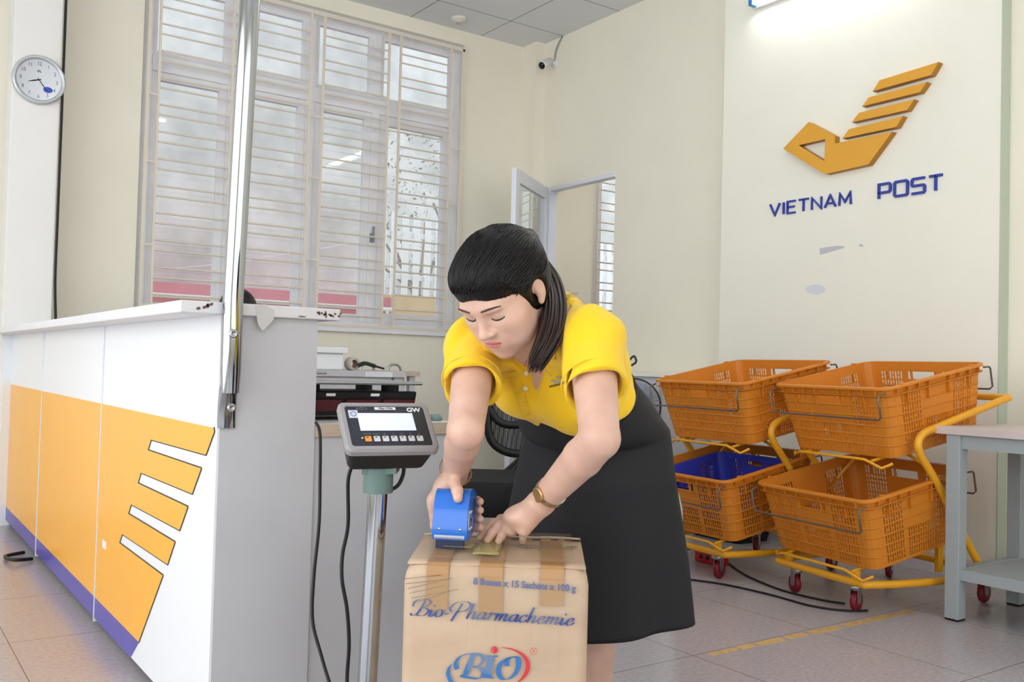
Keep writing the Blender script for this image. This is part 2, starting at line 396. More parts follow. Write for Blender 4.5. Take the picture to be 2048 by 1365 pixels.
# leaf swung into the room
hA = Vector((XW-.015, 6.18, 0)); ld = (Vector((3.985, 5.69, 0))-hA); LW = ld.length; ld.normalize(); ln = ld.cross(Vector((0, 0, 1)))
def leafbox(m, a0, a1, z0, z1, t=.02): c = hA+ld*((a0+a1)/2)+Vector((0, 0, (z0+z1)/2)); m.obox(c, ld*((a1-a0)/2), ln*t, Vector((0, 0, (z1-z0)/2)))
lf = struct('door_2', MB(), M_alu)
lm = MB(); leafbox(lm, 0, .09, .02, 2.49); leafbox(lm, LW-.09, LW, .02, 2.49); leafbox(lm, .09, LW-.09, 2.39, 2.49); leafbox(lm, .09, LW-.09, .02, .14)
bpy.data.objects.remove(lf); lf = struct('door_2', lm, M_alu, bevel=.004)
lm = MB(); leafbox(lm, .085, LW-.085, .13, 2.4, .004); lm.build('door_pane', M_glass, lf)
lm = MB(); c = hA+ld*(LW-.045)+Vector((0, 0, 1.0))
for sg in (-1, 1): lm.tube([c+ln*sg*.02, c+ln*sg*.05, c+ln*sg*.05-ld*.1], .009, 8)
lm.build('door_handle', M_steel, lf)

# ------------------------------------------------------------------ things on the walls
# stacked gold emblem pieces and blue letters on the board
def bd_prism(pts, depth, name, m, parent, zoff=0., side=None):
    P = [onX(x, y, 4.60-depth-zoff) for x, y in pts]
    mb = MB(); mb.prism(P, (depth, 0, 0))
    o = mb.build(name, [m, side or m], parent, bevel=.0015)
    for p in o.data.polygons:
        if abs(p.normal.x) < .5: p.material_index = 1
    return o
def c3(x, y): return (1240+x/1.9505, y/1.9505)
em = thing('wall_emblem', 'gold bird and envelope emblem standing off the cream board above the blue letters', 'sign', onX(1690, 300, 4.6))
# bird body with a triangular eye hole: built as a ring of quads
outer = [c3(*p) for p in ((636, 580), (736, 476), (838, 530), (838, 560), (1062, 514), (968, 642), (803, 679), (786, 674))]
hole = [c3(*p) for p in ((697, 567), (800, 543), (797, 629))]
def holed(outer, hole, depth, name, m, side, parent):
    from mathutils.geometry import tessellate_polygon
    X = 4.60-depth; O = [onX(x, y, X) for x, y in outer]; I = [onX(x, y, X) for x, y in hole]
    tri = tessellate_polygon([O, I]); A = O+I; n = len(A); mb = MB(); D = Vector((depth, 0, 0))
    mb.add(A+[p+D for p in A], [tuple(t) for t in tri]+[tuple(i+n for i in t[::-1]) for t in tri]
           + [(i, (i+1) % len(O), n+(i+1) % len(O), n+i) for i in range(len(O))]
           + [(len(O)+i, len(O)+(i+1) % len(I), n+len(O)+(i+1) % len(I), n+len(O)+i) for i in range(len(I))])
    o = mb.build(name, [m, side], parent)
    for p in o.data.polygons:
        if abs(p.normal.x) < .5: p.material_index = 1
    return o
holed(outer, hole, .045, 'bird_body', M_signgold, M_golds, em)
for q in (((866, 541), (893, 504), (1104, 452), (1078, 496)), ((903, 478), (932, 440), (1148, 387), (1120, 430)),
          ((943, 416), (969, 380), (1198, 319), (1170, 360)), ((984, 357), (1012, 313), (1243, 241), (1213, 293))):
    bd_prism([c3(*p) for p in q], .045, 'wing_bar', M_signgold, em, side=M_golds)
# letters as pen strokes
GL = {'V': (1, [[(0, 1), (.5, 0), (1, 1)]]), 'I': (.12, [[(.06, 0), (.06, 1)]]), 'E': (.8, [[(.8, 1), (0, 1), (0, 0), (.8, 0)], [(0, .52), (.7, .52)]]),
      'T': (.95, [[(0, 1), (.95, 1)], [(.47, 1), (.47, 0)]]), 'N': (.9, [[(0, 0), (0, 1), (.9, 0), (.9, 1)]]), 'A': (1, [[(0, 0), (.5, 1), (1, 0)], [(.22, .32), (.78, .32)]]),
      'M': (1.05, [[(0, 0), (0.05, 1), (.52, .25), (1, 1), (1.05, 0)]]), 'P': (.9, [[(0, 0), (0, 1), (.8, 1), (.9, .9), (.9, .5), (.8, .4), (0, .4)]]),
      'O': (1, [[(.1, 0), (.9, 0), (1, .1), (1, .9), (.9, 1), (.1, 1), (0, .9), (0, .1), (.1, 0)]]),
      'S': (.95, [[(.95, 1), (.08, 1), (0, .9), (0, .6), (.08, .52), (.87, .52), (.95, .44), (.95, .1), (.87, 0), (0, 0)]])}
def mitre(mb, pl, pts, hw, th):
    P = [Vector(p) for p in pts]; n = len(P); cl = (P[0]-P[-1]).length < 1e-6
    L, Q = [], []
    for i in range(n):
        a = P[i-1] if i else (P[-2] if cl else None); b = P[i+1] if i < n-1 else (P[1] if cl else None)
        d1 = (P[i]-a).normalized() if a is not None else None; d2 = (b-P[i]).normalized() if b is not None else None
        if d1 is None: d1 = d2
        if d2 is None: d2 = d1
        n1 = Vector((-d1.y, d1.x)); n2 = Vector((-d2.y, d2.x)); m_ = (n1+n2).normalized(); k = hw/max(.62, m_.dot(n1))
        L.append(P[i]+m_*k); Q.append(P[i]-m_*k)
    vs = []; 
    for i in range(n):
        for p, c in ((L[i], th), (Q[i], th), (L[i], 0), (Q[i], 0)): vs.append(pl(p.x, p.y, c))
    fs = []
    for i in range(n-1):
        a, b = 4*i, 4*i+4; fs += [(a, a+1, b+1, b), (a+2, b+2, b+3, a+3), (a, b, b+2, a+2), (a+1, a+3, b+3, b+1)]
    fs += [(0, 2, 3, 1), (4*n-4, 4*n-3, 4*n-1, 4*n-2)]
    mb.add(vs, fs)
word_spots = {'VIETNAM': ((1541.5, 433), (1703, 408), 'blue raised letters of the first word under the gold emblem'),
              'POST': ((1759, 398), (1886, 380), 'wide blue raised letters of the second word under the gold emblem')}
for wd, (pa, pb, lab) in word_spots.items():
    A = onX(*pa, 4.6); B = onX(*pb, 4.6); zb = (A.z+B.z)/2
    tot = A.y-B.y; gap = .34; wsum = sum(GL[c][0] for c in wd)+gap*(len(wd)-1); S_ = tot/wsum
    ht = .070 if wd == 'VIETNAM' else .078
    t_ = thing('sign_word', lab, 'sign', (4.6, A.y, zb))
    x = 0
    for c in wd:
        m_ = MB(); pl = Plane((4.6, A.y-x*S_, zb), (0, -S_, 0), (0, 0, ht), (-1, 0, 0))
        for st in GL[c][1]:
            # build in metres so the stroke width is even
            plm = Plane((4.6, A.y-x*S_, zb), (0, -1, 0), (0, 0, 1), (-1, 0, 0))
            mitre(m_, plm, [(px*S_, py*ht) for px, py in st], (.0054 if wd == 'VIETNAM' else .0068), .012)
        m_.build('letter_'+c.lower(), M_signblue, t_)
        x += GL[c][0]+gap
# scar where a sign was torn off, and an old sticker
M_scar = mat('torn_plaster_scar', (196, 198, 206), .8)
m_ = MB(); m_.prism([onX(x, y, 4.5985) for x, y in ((1639, 497), (1650, 495), (1672, 492), (1687, 492), (1688, 496), (1668, 502), (1650, 507), (1640, 510))], (.0015, 0, 0))
tag(m_.build('paint_scar', M_scar), 'larger grey torn strip of plaster on the cream board below the letters', 'mark', 'torn patches on the board'); m_ = MB(); m_.prism([onX(x, y, 4.5985) for x, y in ((1716, 492), (1722, 488), (1728, 492), (1722, 494))], (.0015, 0, 0))
tag(m_.build('paint_scar', M_scar), 'tiny grey torn fleck of plaster right of the larger torn strip', 'mark', 'torn patches on the board')
m_ = MB(); m_.prism([onX(1631+20*math.cos(a), 579+10*math.sin(a), 4.598) for a in [2*PI*k/20 for k in range(20)]], (.002, 0, 0))
tag(m_.build('sticker', mat('old_sticker', (222, 222, 232), .5)), 'worn pale oval sticker on the cream board below the torn patch', 'sticker')
# fluorescent batten high on the board
tb = thing('fluorescent_light', 'lit white fluorescent tube fixed at the very top of the cream board', 'light', (4.56, 3.5, 3.32))
LB = 3.935
MB().box(4.565, 4.6, LB-1.25, LB+.01, 3.30, 3.365).build('batten', M_white, tb, bevel=.004)
MB().cyl((4.535, LB-.03, 3.335), (4.535, LB-1.21, 3.335), .014, 16).build('tube', M_tube, tb)
for ya in (LB-.03, LB-1.24): MB().box(4.515, 4.567, ya, ya+.03, 3.305, 3.36).build('end_cap', mat('blue_cap', (60, 130, 200), .4), tb, bevel=.003)
# ceiling battens further back in the hall (they show in the panes), plus one added to brighten the next room
for k, (x, y, a) in enumerate(((6.3, 5.2, 0), (5.6, 4.2, 0), (2.2, 2.2, 0), (2.2, -1.2, 0), (-1.2, 2.4, 0), (-1.2, -1.2, 0))):
    q = thing('ceiling_batten_light', [
 'lit double ceiling batten in the next room nearest its window', 'added double ceiling batten brightening the next room, nearest the doorway', 'lit double ceiling batten over the middle of the hall nearest the sign board', 'lit double ceiling batten above and behind the camera on the sign side', 'lit double ceiling batten above the shopfront side near the counter', 'lit double ceiling batten above and behind the camera on the shopfront side'][k], 'light', (x, y, ZC))
    MB().box(x-.6, x+.6, y-.08, y+.08, ZC-.05, ZC).build('batten', M_white, q)
    for dy in (-.045, .045): MB().cyl((x-.58, y+dy, ZC-.065), (x+.58, y+dy, ZC-.065), .014, 10).build('tube', M_tube, q)
# smoke detector
q = thing('smoke_detector', 'small round cream detector on the grey ceiling near the window', 'detector', (3.8, 6.25, ZC))
MB().lathe((3.80, 6.24, ZC), (0, 0, -1), [(.062, 0), (.062, .012), (.05, .018), (.03, .034), (.001, .036)]).build('body', mat('cream_plastic', (226, 220, 208), .5), q)
MB().lathe((3.80, 6.24, ZC-.03), (0, 0, -1), [(.02, 0), (.018, .014), (.001, .015)]).build('sensor', mat('dull_pink', (200, 170, 160), .5), q)
# security camera with its cable
q = thing('security_camera', 'small white bullet security camera under the ceiling by the corner', 'camera', (XW, 6.12, 3.5))
cb = Vector((XW, 6.13, 3.53)); ct = onX(1084, 131, XW-.16)
dv = (ct-(cb+Vector((-.07, 0, 0)))).normalized()
MB().lathe(cb, (-1, 0, 0), [(.036, 0), (.036, .012), (.012, .02), (.012, .07)], 20).build('wall_mount', M_white, q)
st_ = cb+Vector((-.07, 0, 0))-dv*.03; L_ = (ct-st_).length
MB().lathe(st_, dv, [(.018, 0), (.03, .012), (.032, L_-.02), (.036, L_), (.03, L_+.004)], 24).build('camera_body', M_white, q)
MB().lathe(st_+dv*(L_+.002), dv, [(.03, 0), (.029, .004), (.001, .005)], 24).build('lens', mat('dark_lens', (16, 18, 30), .1), q)
MB().tube(crom([cb+Vector((-.01, 0, .02)), cb+Vector((-.012, -.02, .1)), onX(1118, 85, XW-.012), (XW-.012, 6.03, ZC-.005)], 8), .006, 8).build('cable', mat('grey_cable', (150, 152, 156), .5), q)
# clock on the pillar
q = thing('wall_clock', 'round silver-rimmed wall clock with a blue oval mark on the pillar', 'clock', (.851, 6.2, 2.642))
CC = Vector((.851, 6.2, 2.642)); RC = .146
MB().lathe(CC, (0, -1, 0), [(RC-.012, 0), (RC, .008), (RC, .024), (RC-.006, .034), (RC-.016, .034), (RC-.024, .022), (RC-.024, .018)], 64).build('rim', mat('silver_plastic', (196, 200, 204), .25, metal=.4), q)
MB().lathe(CC+Vector((0, -.001, 0)), (0, -1, 0), [(RC-.013, 0), (RC-.013, .016), (.001, .0165)], 48).build('dial', mat('clock_dial', (232, 232, 236), .5), q)
cp = Plane(CC+Vector((0, -.0178, 0)), (1, 0, 0), (0, 0, 1), (0, -1, 0)); M_num = mat('clock_numerals', (70, 72, 76), .5)
m_ = MB()
for h_ in range(1, 13):
    m_ = MB(); a = R_(90-30*h_); text(m_, Plane(cp(.098*math.cos(a), .098*math.sin(a)-.011), (1, 0, 0), (0, 0, 1), (0, -1, 0)), str(h_), .032, sx=.8, align='CENTER'); m_.build('numeral', M_num, q)

m_ = MB(); 
def hand(m_, ang, L, w_): a = R_(90-ang); ribbon(m_, cp, [(-.012*math.cos(a), -.012*math.sin(a)), (.5*L*math.cos(a), .5*L*math.sin(a)), (L*math.cos(a), L*math.sin(a))], lambda i, t: w_*(1, 1.3, .3)[i], .002)
hand(m_, 252, .062, .0035); m_.build('hour_hand', mat('hand_dark', (40, 40, 42), .4), q)
m_ = MB(); hand(m_, 143, .078, .0022); m_.build('minute_hand', MATS['hand_dark'], q)
m_ = MB(); a0 = cp(.052, -.052); m_.prism([cp(.05+.026*math.cos(a), -.052+.0175*math.sin(a), .001) for a in [2*PI*k/24 for k in range(24)]], cp.n*.0012)
m_.build('oval_mark', mat('clock_blue', (40, 80, 180), .4), q)
m_ = MB(); ribbon(m_, cp, [(-.012, .05), (-.002, .058), (.008, .052)], lambda i, t: .0022); ribbon(m_, cp, [(-.009, .045), (0, .049), (.01, .045)], lambda i, t: .002); m_.build('dial_mark', MATS['hand_dark'], q)
# black cable running down the pillar edge
pc = [onY(x, y, 6.19) for x, y in ((129, -20), (127, 100), (125, 160), (119, 290), (113, 450), (109, 560), (111, 640))]
pc = [Vector((max(p.x, .982), 6.19, p.z)) for p in pc]
tag(MB().tube(crom([Vector((.985, 6.185, ZC))]+pc+[Vector((.995, 6.185, 1.0))], 6), .008, 8).build('power_cable', M_cable), 'black cable hanging down the edge of the clock pillar', 'cable')
# ------------------------------------------------------------------ service counter
XC = .769; YE = 2.37; YF = 6.24; ZT = 1.114
ctr = thing('service_counter', 'long white service counter with orange and violet front and grey end panel', 'counter', (XC+.13, 4.3, 0))
def c4(x, y): return (x/1.784, 600+y/1.784)
seam = [2.37, 3.36, 4.55, 6.12]
# carcass and front panels
MB().box(XC+.016, 1.0, YE+.02, YF, .03, ZT).build('carcass', M_greylam, ctr)
MB().box(XC-.0005, 1.026, YE, YE+.018, .0, ZT).build('end_panel', M_greylam, ctr)
s1 = onX(*c4(376, 100), XC).y; s2 = onX(*c4(160, 120), XC).y
print('seams', s1, s2)
edges = [YE+.02, s1, s2, YF-.05]
for i in range(3): MB().box(XC, XC+.016, edges[i]+(.003 if i else 0), edges[i+1]-.003, .035, ZT).build('front_panel', M_lam, ctr)
for e_, w_ in ((s1, .011), (s2, .02)): MB().box(XC-.004, XC+.01, e_-w_/2, e_+w_/2, .02, ZT-.002).build('joint_strip', M_alu, ctr)
MB().box(XC-.045, XC+.02, YF-.055, YF-.0, 0, ZT).build('end_post', M_lam, ctr)
# colour inlays in the front panels
def inlay(name, pts, m, th=.0025):
    P = [onX(x, y, XC) for x, y in pts]
    mb = MB(); mb.prism([Vector((XC-th, p.y, p.z)) for p in P], (th, 0, 0))
    return mb.build(name, m, ctr)
zt_o = [onX(*c4(x, y), XC).z for x, y in ((22, 297), (165, 330), (372, 372), (765, 458))]
zb_o = [onX(*c4(x, y), XC).z for x, y in ((0, 715), (130, 845), (330, 1055), (497, 1222))]
zbb = [onX(*c4(x, y), XC).z for x, y in ((0, 780), (120, 915), (325, 1155), (468, 1312))]
print('z orange top', zt_o, 'bottom', zb_o, 'blue bottom', zbb)
zo, zb, z0 = sum(zt_o)/4, sum(zb_o)/4, .035
for i in (1, 2):
    y0, y1 = edges[i]+.012, edges[i+1]-.012
    MB().box(XC-.0025, XC, y0, y1, zb, zo).build('orange_inlay', M_orange, ctr)
    MB().box(XC-.0025, XC, y0, y1, z0, zb).build('violet_inlay', M_blue, ctr)
y1 = s1-.008
comb = [(765, 458), (767, 470), (737, 553), (541, 499), (530, 537), (720, 602), (688, 692), (505, 617), (494, 655), (672, 739), (643, 822), (470, 730), (460, 764), (626, 865), (600, 944), (438, 836), (428, 868), (583, 984), (497, 1222)]
P = [onX(*c4(*p), XC) for p in comb]; P[0].z = zo; P[-1].z = zb
P = [Vector((XC, y1, zo))]+P+[Vector((XC, y1, zb))]
mb = MB(); mb.prism([Vector((XC-.0025, p.y, p.z)) for p in P], (.0025, 0, 0)); mb.build('orange_inlay', M_orange, ctr)
# shadow gap round the orange inlay, painted in as thin dark strips
mb = MB(); Q = P[1:-1]
for a, b in zip(Q[:-1], Q[1:]):
    d = (b-a); L_ = d.length; d.normalize(); n_ = Vector((1, 0, 0)).cross(d)
    mb.obox((a+b)/2+Vector((-.0012, 0, 0))-n_*.0016, d*(L_/2+.001), n_*.0016, Vector((.0012, 0, 0)))
mb.build('inlay_shadow_line', mat('painted_gap_shadow', (70, 62, 50), .6), ctr)
pb = onX(*c4(468, 1312), XC); pe = P[-2]
mb = MB(); mb.prism([(XC-.0025, y1, zb), (XC-.0025, pe.y, zb), (XC-.0025, pb.y+.01, z0), (XC-.0025, y1, z0)], (.0025, 0, 0)); mb.build('violet_inlay', M_blue, ctr)
for (yy) in (YE+.12, s1, s2, 5.9): 
    MB().cyl((XC+.07, yy+.05, 0), (XC+.07, yy+.05, .036), .018, 12).build('foot', M_black, ctr)
# small white label on the orange
p0 = onX(210, 1090, XC); m_ = MB().box(XC-.0032, XC-.0025, p0.y-.03, p0.y+.03, p0.z-.014, p0.z+.014); m_.build('label', M_lam, ctr)
q = MB().tube(crom([(XC-.02, s2-.02, .012), (XC-.10, s2-.05, .02), (XC-.12, s2+.1, .012), (XC-.03, s2+.16, .012)], 6), .009, 8)
tag(q.build('floor_hook', M_black), 'small black metal loop on the floor at the foot of the counter joint', 'hook')
# countertop slab
mb = MB(); mb.box(.655, 1.082, YE-.02, 6.2, ZT, ZT+.031)
tp = tag(mb.build('countertop', M_slab, bevel=.003), 'worn white countertop slab with chipped edges on the long counter', 'countertop')
m_ = MB(); rs = np.random.RandomState(5)
def blot(m_, cx, cz, w_, h_, n=9, y=YE-.0205):
    pts = [(cx+w_*math.cos(a)*(.5+.6*rs.rand()), y, cz+h_*math.sin(a)*(.5+.6*rs.rand())) for a in [2*PI*k/n for k in range(n)]]; m_.prism(pts, (0, -.0006, 0))
M_glue = mat('brown_chip', (104, 88, 70), .7)
for k in range(16): blot(m_, 1.045+.025*rs.randn()*.7, ZT+.015+.006*rs.randn(), .004, .004)
m_.build('chipped_patch', M_glue, tp); m_ = MB()
for k in range(5): blot(m_, .70+k*.008+.004*rs.randn(), ZT+.012+k*.003, .006, .005)
m_.build('chipped_patch', M_glue, tp); m_ = MB(); blot(m_, .97, ZT+.006, .014, .002)
m_.build('chipped_patch', M_glue, tp)
m_ = MB(); Pt = [onY(x, y, YE-.0212) for x, y in ((511, 612), (530, 608), (549, 622), (548, 638), (538, 650), (525, 662), (516, 650), (513, 632))]
m_.prism(Pt, (0, .0006, 0)); m_.build('old_tape', mat('yellowed_tape', (206, 204, 202), .25), tp)

# inner desk behind the counter end
dk = thing('desk', 'grey desk with wood-edged top joined to the inside of the counter', 'desk', (1.25, 3.0, 0))
MB().box(1.028, 1.47, YE, 3.74, .797, .832).build('desk_top', M_wood, dk, bevel=.002)
MB().box(1.03, 1.469, YE+.002, 3.738, .8322, .8335).build('desk_surface', M_slab, dk)
MB().box(1.028, 1.455, YE+.008, YE+.026, 0, .797).build('side_panel', M_greylam, dk)
MB().box(1.028, 1.455, 3.71, 3.728, 0, .797).build('side_panel', M_greylam, dk)
MB().box(1.435, 1.455, YE+.026, 3.71, .25, .797).build('back_panel', M_greylam, dk)

# handrail pole fixed to the end panel
pt = onY(500, 0, 2.30); pb_ = onY(466, 620, 2.33); d = (pt-pb_).normalized()
pl_ = thing('steel_pole', 'tall polished steel pole bolted to the grey end of the counter', 'pole', onY(460, 856, 2.345))
lo = onY(458, 858, 2.343); dd = (onY(466, 600, 2.33)-lo)
pole = MB(); top = lo+(pt-lo)*2.2; 
t0 = lo+dd*.28
pole.tube([t0, lo+dd*.45, onY(466, 600, 2.325), pt, pt+(pt-pb_)*1.05], [.0225, .0255, .0255, .0255, .0255], 28)
pole.build('tube', M_chrome, pl_)
fl = MB(); ax = Vector((1, 0, 0))
rings = []
for k, (t, hw, ht) in enumerate(((0, .0235, .004), (.12, .0235, .005), (.22, .024, .010), (.3, .0235, .017), (.34, .0225, .021))):
    c = lo+dd*t; c = Vector((c.x, YE-.001-ht, c.z)); rings.append([c+Vector((hw*math.cos(a), ht*math.sin(a), 0)) for a in [2*PI*i/24 for i in range(24)]])
fl.loft(rings); fl.build('flattened_foot', M_chrome, pl_)
for p in (onY(463, 816, 2.352), onY(467, 668, 2.30)):
    MB().lathe(p, (0, -1, 0), [(.011, -.004), (.011, .003), (.006, .005), (.005, .003), (.001, .003)], 18).build('screw', M_steel, pl_)

# ------------------------------------------------------------------ retail scale and clutter on the desk
M_ivory = mat('ivory_plastic', (214, 210, 200), .45); M_red = mat('dark_red_display', (84, 22, 28), .2)
sc = thing('retail_scale', 'flat electronic counter scale with steel platter and dark red display on the desk', 'scale', (1.25, 2.67, .834))
MB().box(1.04, 1.40, 2.50, 2.84, .845, .915).build('body', M_ivory, sc, bevel=.01)
MB().obox((1.22, 2.495, .883), (.178, 0, 0), (0, .004, .002), (0, -.01, .034)).build('display_panel', M_black, sc)
m_ = MB(); 
for x in (1.10, 1.22, 1.34): MB().obox((x, 2.488, .878), (.052, 0, 0), (0, .003, .001), (0, -.006, .016)).build('display_window', M_red, sc)
m_ = MB()
for x in (1.12, 1.26): MB().obox((x, 2.4815, .908), (.014, 0, 0), (0, .001, 0), (0, -.001, .004)).build('label', M_lam, sc)
MB().box(1.035, 1.415, 2.47, 2.88, .937, .948).build('platter', M_steel, sc, bevel=.005)
m_ = MB()
for x in (1.1, 1.36): 
    for y in (2.58, 2.76): MB().box(x-.02, x+.02, y-.02, y+.02, .913, .938).build('platter_support', M_black, sc)
m_ = MB()
for x in (1.05, 1.4):
    for y in (2.54, 2.80): MB().cyl((x, y, .834), (x, y, .846), .014, 12).build('foot', M_black, sc)
s2_ = thing('retail_scale', 'second counter scale with tilted steel platter behind the first on the desk', 'scale', (1.25, 3.45, .834))
MB().box(1.06, 1.44, 3.3, 3.64, .834, .93).build('body', M_ivory, s2_, bevel=.01)
MB().box(1.04, 1.46, 3.27, 3.68, .955, .967).build('platter', M_steel, s2_, bevel=.005)
for x in (1.1, 1.36): MB().box(x, x+.04, 3.4, 3.44, .93, .956).build('platter_support', M_black, s2_)
# grey work table by the window wall with boxes and papers
bt = thing('work_table', 'grey framed work table with wooden top against the window wall', 'table', (2.4, 5.6, 0))
tz = .955
MB().box(1.55, 2.74, 5.0, 5.6, tz-.035, tz).build('table_top', M_greylam, bt, bevel=.002)
MB().box(2.745, 3.01, 5.3, 6.0, tz-.03, tz).build('table_leaf', M_wood, bt, bevel=.002)
MB().box(1.6, 2.66, 5.03, 5.05, tz-.16, tz-.035).build('apron', M_greylam, bt)
for x, y in ((1.6, 5.05), (2.70, 5.05), (1.6, 5.56), (2.70, 5.56)): MB().box(x-.025, x+.025, y-.025, y+.025, 0, tz-.035).build('leg', M_greylam, bt)
for x, y in ((2.86, 5.35), (2.97, 5.35), (2.97, 5.96)): MB().box(x-.02, x+.02, y-.02, y+.02, 0, tz-.03).build('leg', M_greylam, bt)
MB().box(2.88, 2.95, 5.4, 5.42, .3, tz-.03).build('side_board', M_lam, bt)
bx = thing('plastic_tub', 'white lidded plastic tub at the left end of the work table', 'tub', (2.0, 5.3, tz))
MB().box(1.8, 2.40, 5.15, 5.45, tz, tz+.10).build('tub_body', M_lam, bx, bevel=.01)
MB().box(1.78, 2.42, 5.13, 5.47, tz+.10, tz+.135).build('lid', M_lam, bx, bevel=.006)
ro = thing('tape_roll', 'roll of clear tape lying beside the white tub', 'tape', (2.42, 5.2, tz+.05))
MB().lathe((2.49, 5.26, tz+.04), (.2, -1, 0), [(.026, 0), (.04, 0), (.04, .05), (.026, .05)], 24, cap=False).build('tape', mat('clear_tape_roll', (208, 200, 192), .2), ro)
MB().lathe((2.49, 5.26, tz+.04), (.2, -1, 0), [(.024, .001), (.0265, .001), (.0265, .049), (.024, .049)], 24, cap=False).build('core', mat('card_core', (176, 140, 128), .7), ro)
gl = MB(); gl.tube(crom([(2.50, 5.16, tz+.03), (2.54, 5.15, tz+.045), (2.60, 5.14, tz+.03), (2.66, 5.13, tz+.015)], 5), [.018]*6+[.017]*5+[.009]*5, 8, flat=.7)
tag(gl.build('cloth_glove', mat('dark_green_cloth', (44, 54, 50), .9)), 'crumpled dark green work glove on the table beside the tape roll', 'glove')
for k, (x, nm) in enumerate(((1.86, 'pinkish paper label stuck on the table edge under the white tub'), (2.56, 'white paper label stuck on the middle of the table edge'))):
    tag(MB().box(x-.09, x+.09, 4.998, 4.9995, tz-.034, tz-.004).build('paper_label', mat('paper_%s' % ('pink', 'white')[k], ((226, 212, 216), (226, 230, 240))[k], .7)), nm, 'label')
for k, x in enumerate((2.78, 2.98)):
    m_ = MB(); m_.tube([(x+.05*math.cos(a), 5.6, tz+.045*math.sin(a)) for a in [PI*i/10 for i in range(11)]], .009, 8)
    tag(m_.build('handle_loop', M_steel), ('steel loop handle on the wood-topped leaf, the one nearer the glove', 'steel loop handle on the wood-topped leaf, the one nearer its outer end')[k], 'handle')
# grey stones / weights on the desk end
for k, (px_, py_, r0) in enumerate(((878, 842, .03), (902, 845, .022))):
    p = onZ(px_, py_+5, .834); r0 *= .62; p = Vector((1.438+.014*k, 2.425+.055*k, .834+r0*.55))
    m_ = MB(); m_.lathe(p-Vector((0, 0, r0*.55)), (0, 0, 1), [(r0*.8, 0), (r0, r0*.4), (r0*.6, r0*.95), (.001, r0*1.1)], 14)
    tag(m_.build('paperweight', mat('green_grey_lump', (110, 134, 132), .6)), ('larger grey-green lump on the desk corner beside the arm', 'smaller grey-green lump on the desk corner beside the arm')[k], 'paperweight')
# somebody's dark hair showing above the counter
M_hair = mat('hair', (12, 10, 10), .42, bump=.35, bscale=160, stretch=(1, 1, .06), spec=.35)
# ------------------------------------------------------------------ floor scale column with indicator
DP = 1.98
b0 = at(733, 1300, DP); bx_, by_ = b0.x, b0.y
pz = .115
fs = thing('platform_scale', 'platform scale with chrome column and dark weight indicator headed GW', 'scale', (bx_, by_, 0))
top = at(757, 960, DP)
MB().tube([(bx_-.006, by_-.004, .06), (top.x, top.y, top.z)], .0205, 24).build('column', M_chrome, fs)
M_teal = mat('grey_green_plastic', (100, 124, 118), .45)
c0 = at(756, 985, DP); c1 = at(757, 935, DP)
MB().tube([c0-Vector((0, 0, .0)), c1], [.0315, .032], 20).build('collar', M_teal, fs)
MB().obox(c1+Vector((.006, 0, -.004)), RT*.036, FW*.03, UP*.007).build('bracket', M_teal, fs)
# indicator: local frame
Fh = Vector((FW.x, FW.y, 0)).normalized(); Rh = Vector((RT.x, RT.y, 0)).normalized()
psi, tau = R_(25), R_(44)
nh = -Fh*math.cos(psi)+Rh*math.sin(psi); iu = Rh*math.cos(psi)+Fh*math.sin(psi)
ivv = Vector((0, 0, 1))*math.cos(tau)-nh*math.sin(tau); inn = iu.cross(ivv)
IC = at(776, 857, DP-.03)
def IP(a, b, c): return IC+iu*a+ivv*b+inn*c
IW, IH = .099, .066
hs = MB()
def ring(w_, h_, r, c, dx=0, dy=0): return [IP(x+dx, y+dy, c) for x, y in rrect(w_, h_, r)]
hs.loft([ring(IW*.80, IH*.72, .012, -.060, 0, -.012), ring(IW*.84, IH*.78, .014, -.056, 0, -.01), ring(IW*.93, IH*.92, .012, -.006, 0, -.002)], smooth=False)
hs.build('housing', M_black, fs, bevel=.001)
bz = MB(); bz.loft([ring(IW, IH, .014, -.008), ring(IW, IH, .014, .004), ring(IW-.004, IH-.004, .012, .009), ring(IW-.012, IH-.012, .007, .0092), ring(IW-.013, IH-.013, .007, .006)], cap=False, smooth=False)
bz.loft([ring(IW-.001, IH-.001, .014, -.0078), ring(IW-.002, IH-.002, .014, -.0079)]); bz.build('bezel', mat('grey_bezel', (150, 148, 150), .4), fs)
fp = MB(); fp.loft([ring(IW-.0125, IH-.0125, .006, .001), ring(IW-.0125, IH-.0125, .006, .0064)], smooth=False); fp.build('face_plate', mat('dark_face_plate', (40, 42, 54), .35), fs)
IPl = Plane(IP(0, 0, .0066), iu, ivv, inn)
scn = MB(); scn.prism([IPl(x, y) for x, y in ((-.062, .035), (.058, .035), (.058, -.012), (-.062, -.012))], inn*.0008)
scn.build('display', mat('lit_display', (206, 216, 250), .25, emis=.35), fs)
lb = MB(); text(lb, Plane(IPl(.048, .0392), iu, ivv, inn), 'GW', .0155, sx=1.1, bold=.0005); lb.build('lettering', M_lam, fs)
lb = MB(); lb.prism([IPl(x, y) for x, y in ((-.022, .0515), (.024, .0515), (.024, .0445), (-.022, .0445))], inn*.0006); lb.build('capacity_label', M_lam, fs)
lb = MB(); text(lb, Plane(IPl(.001, .0462, .0008), iu, ivv, inn), '150kg x 0.02kg', .0052, align='CENTER'); lb.build('lettering', M_black, fs)
lb = MB(); lb.prism([IPl(x, y) for x, y in ((-.080, .043), (-.060, .043), (-.060, .022), (-.080, .022))], inn*.0006); lb.build('seal_label', mat('pale_seal', (206, 214, 226), .5), fs)
lb = MB(); lb.tube([IPl(-.07+.006*math.cos(a), .033+.006*math.sin(a), .001) for a in [2*PI*i/16 for i in range(16)]], .0008, 5, closed=True); lb.build('seal_mark', mat('seal_blue', (96, 128, 170), .5), fs)
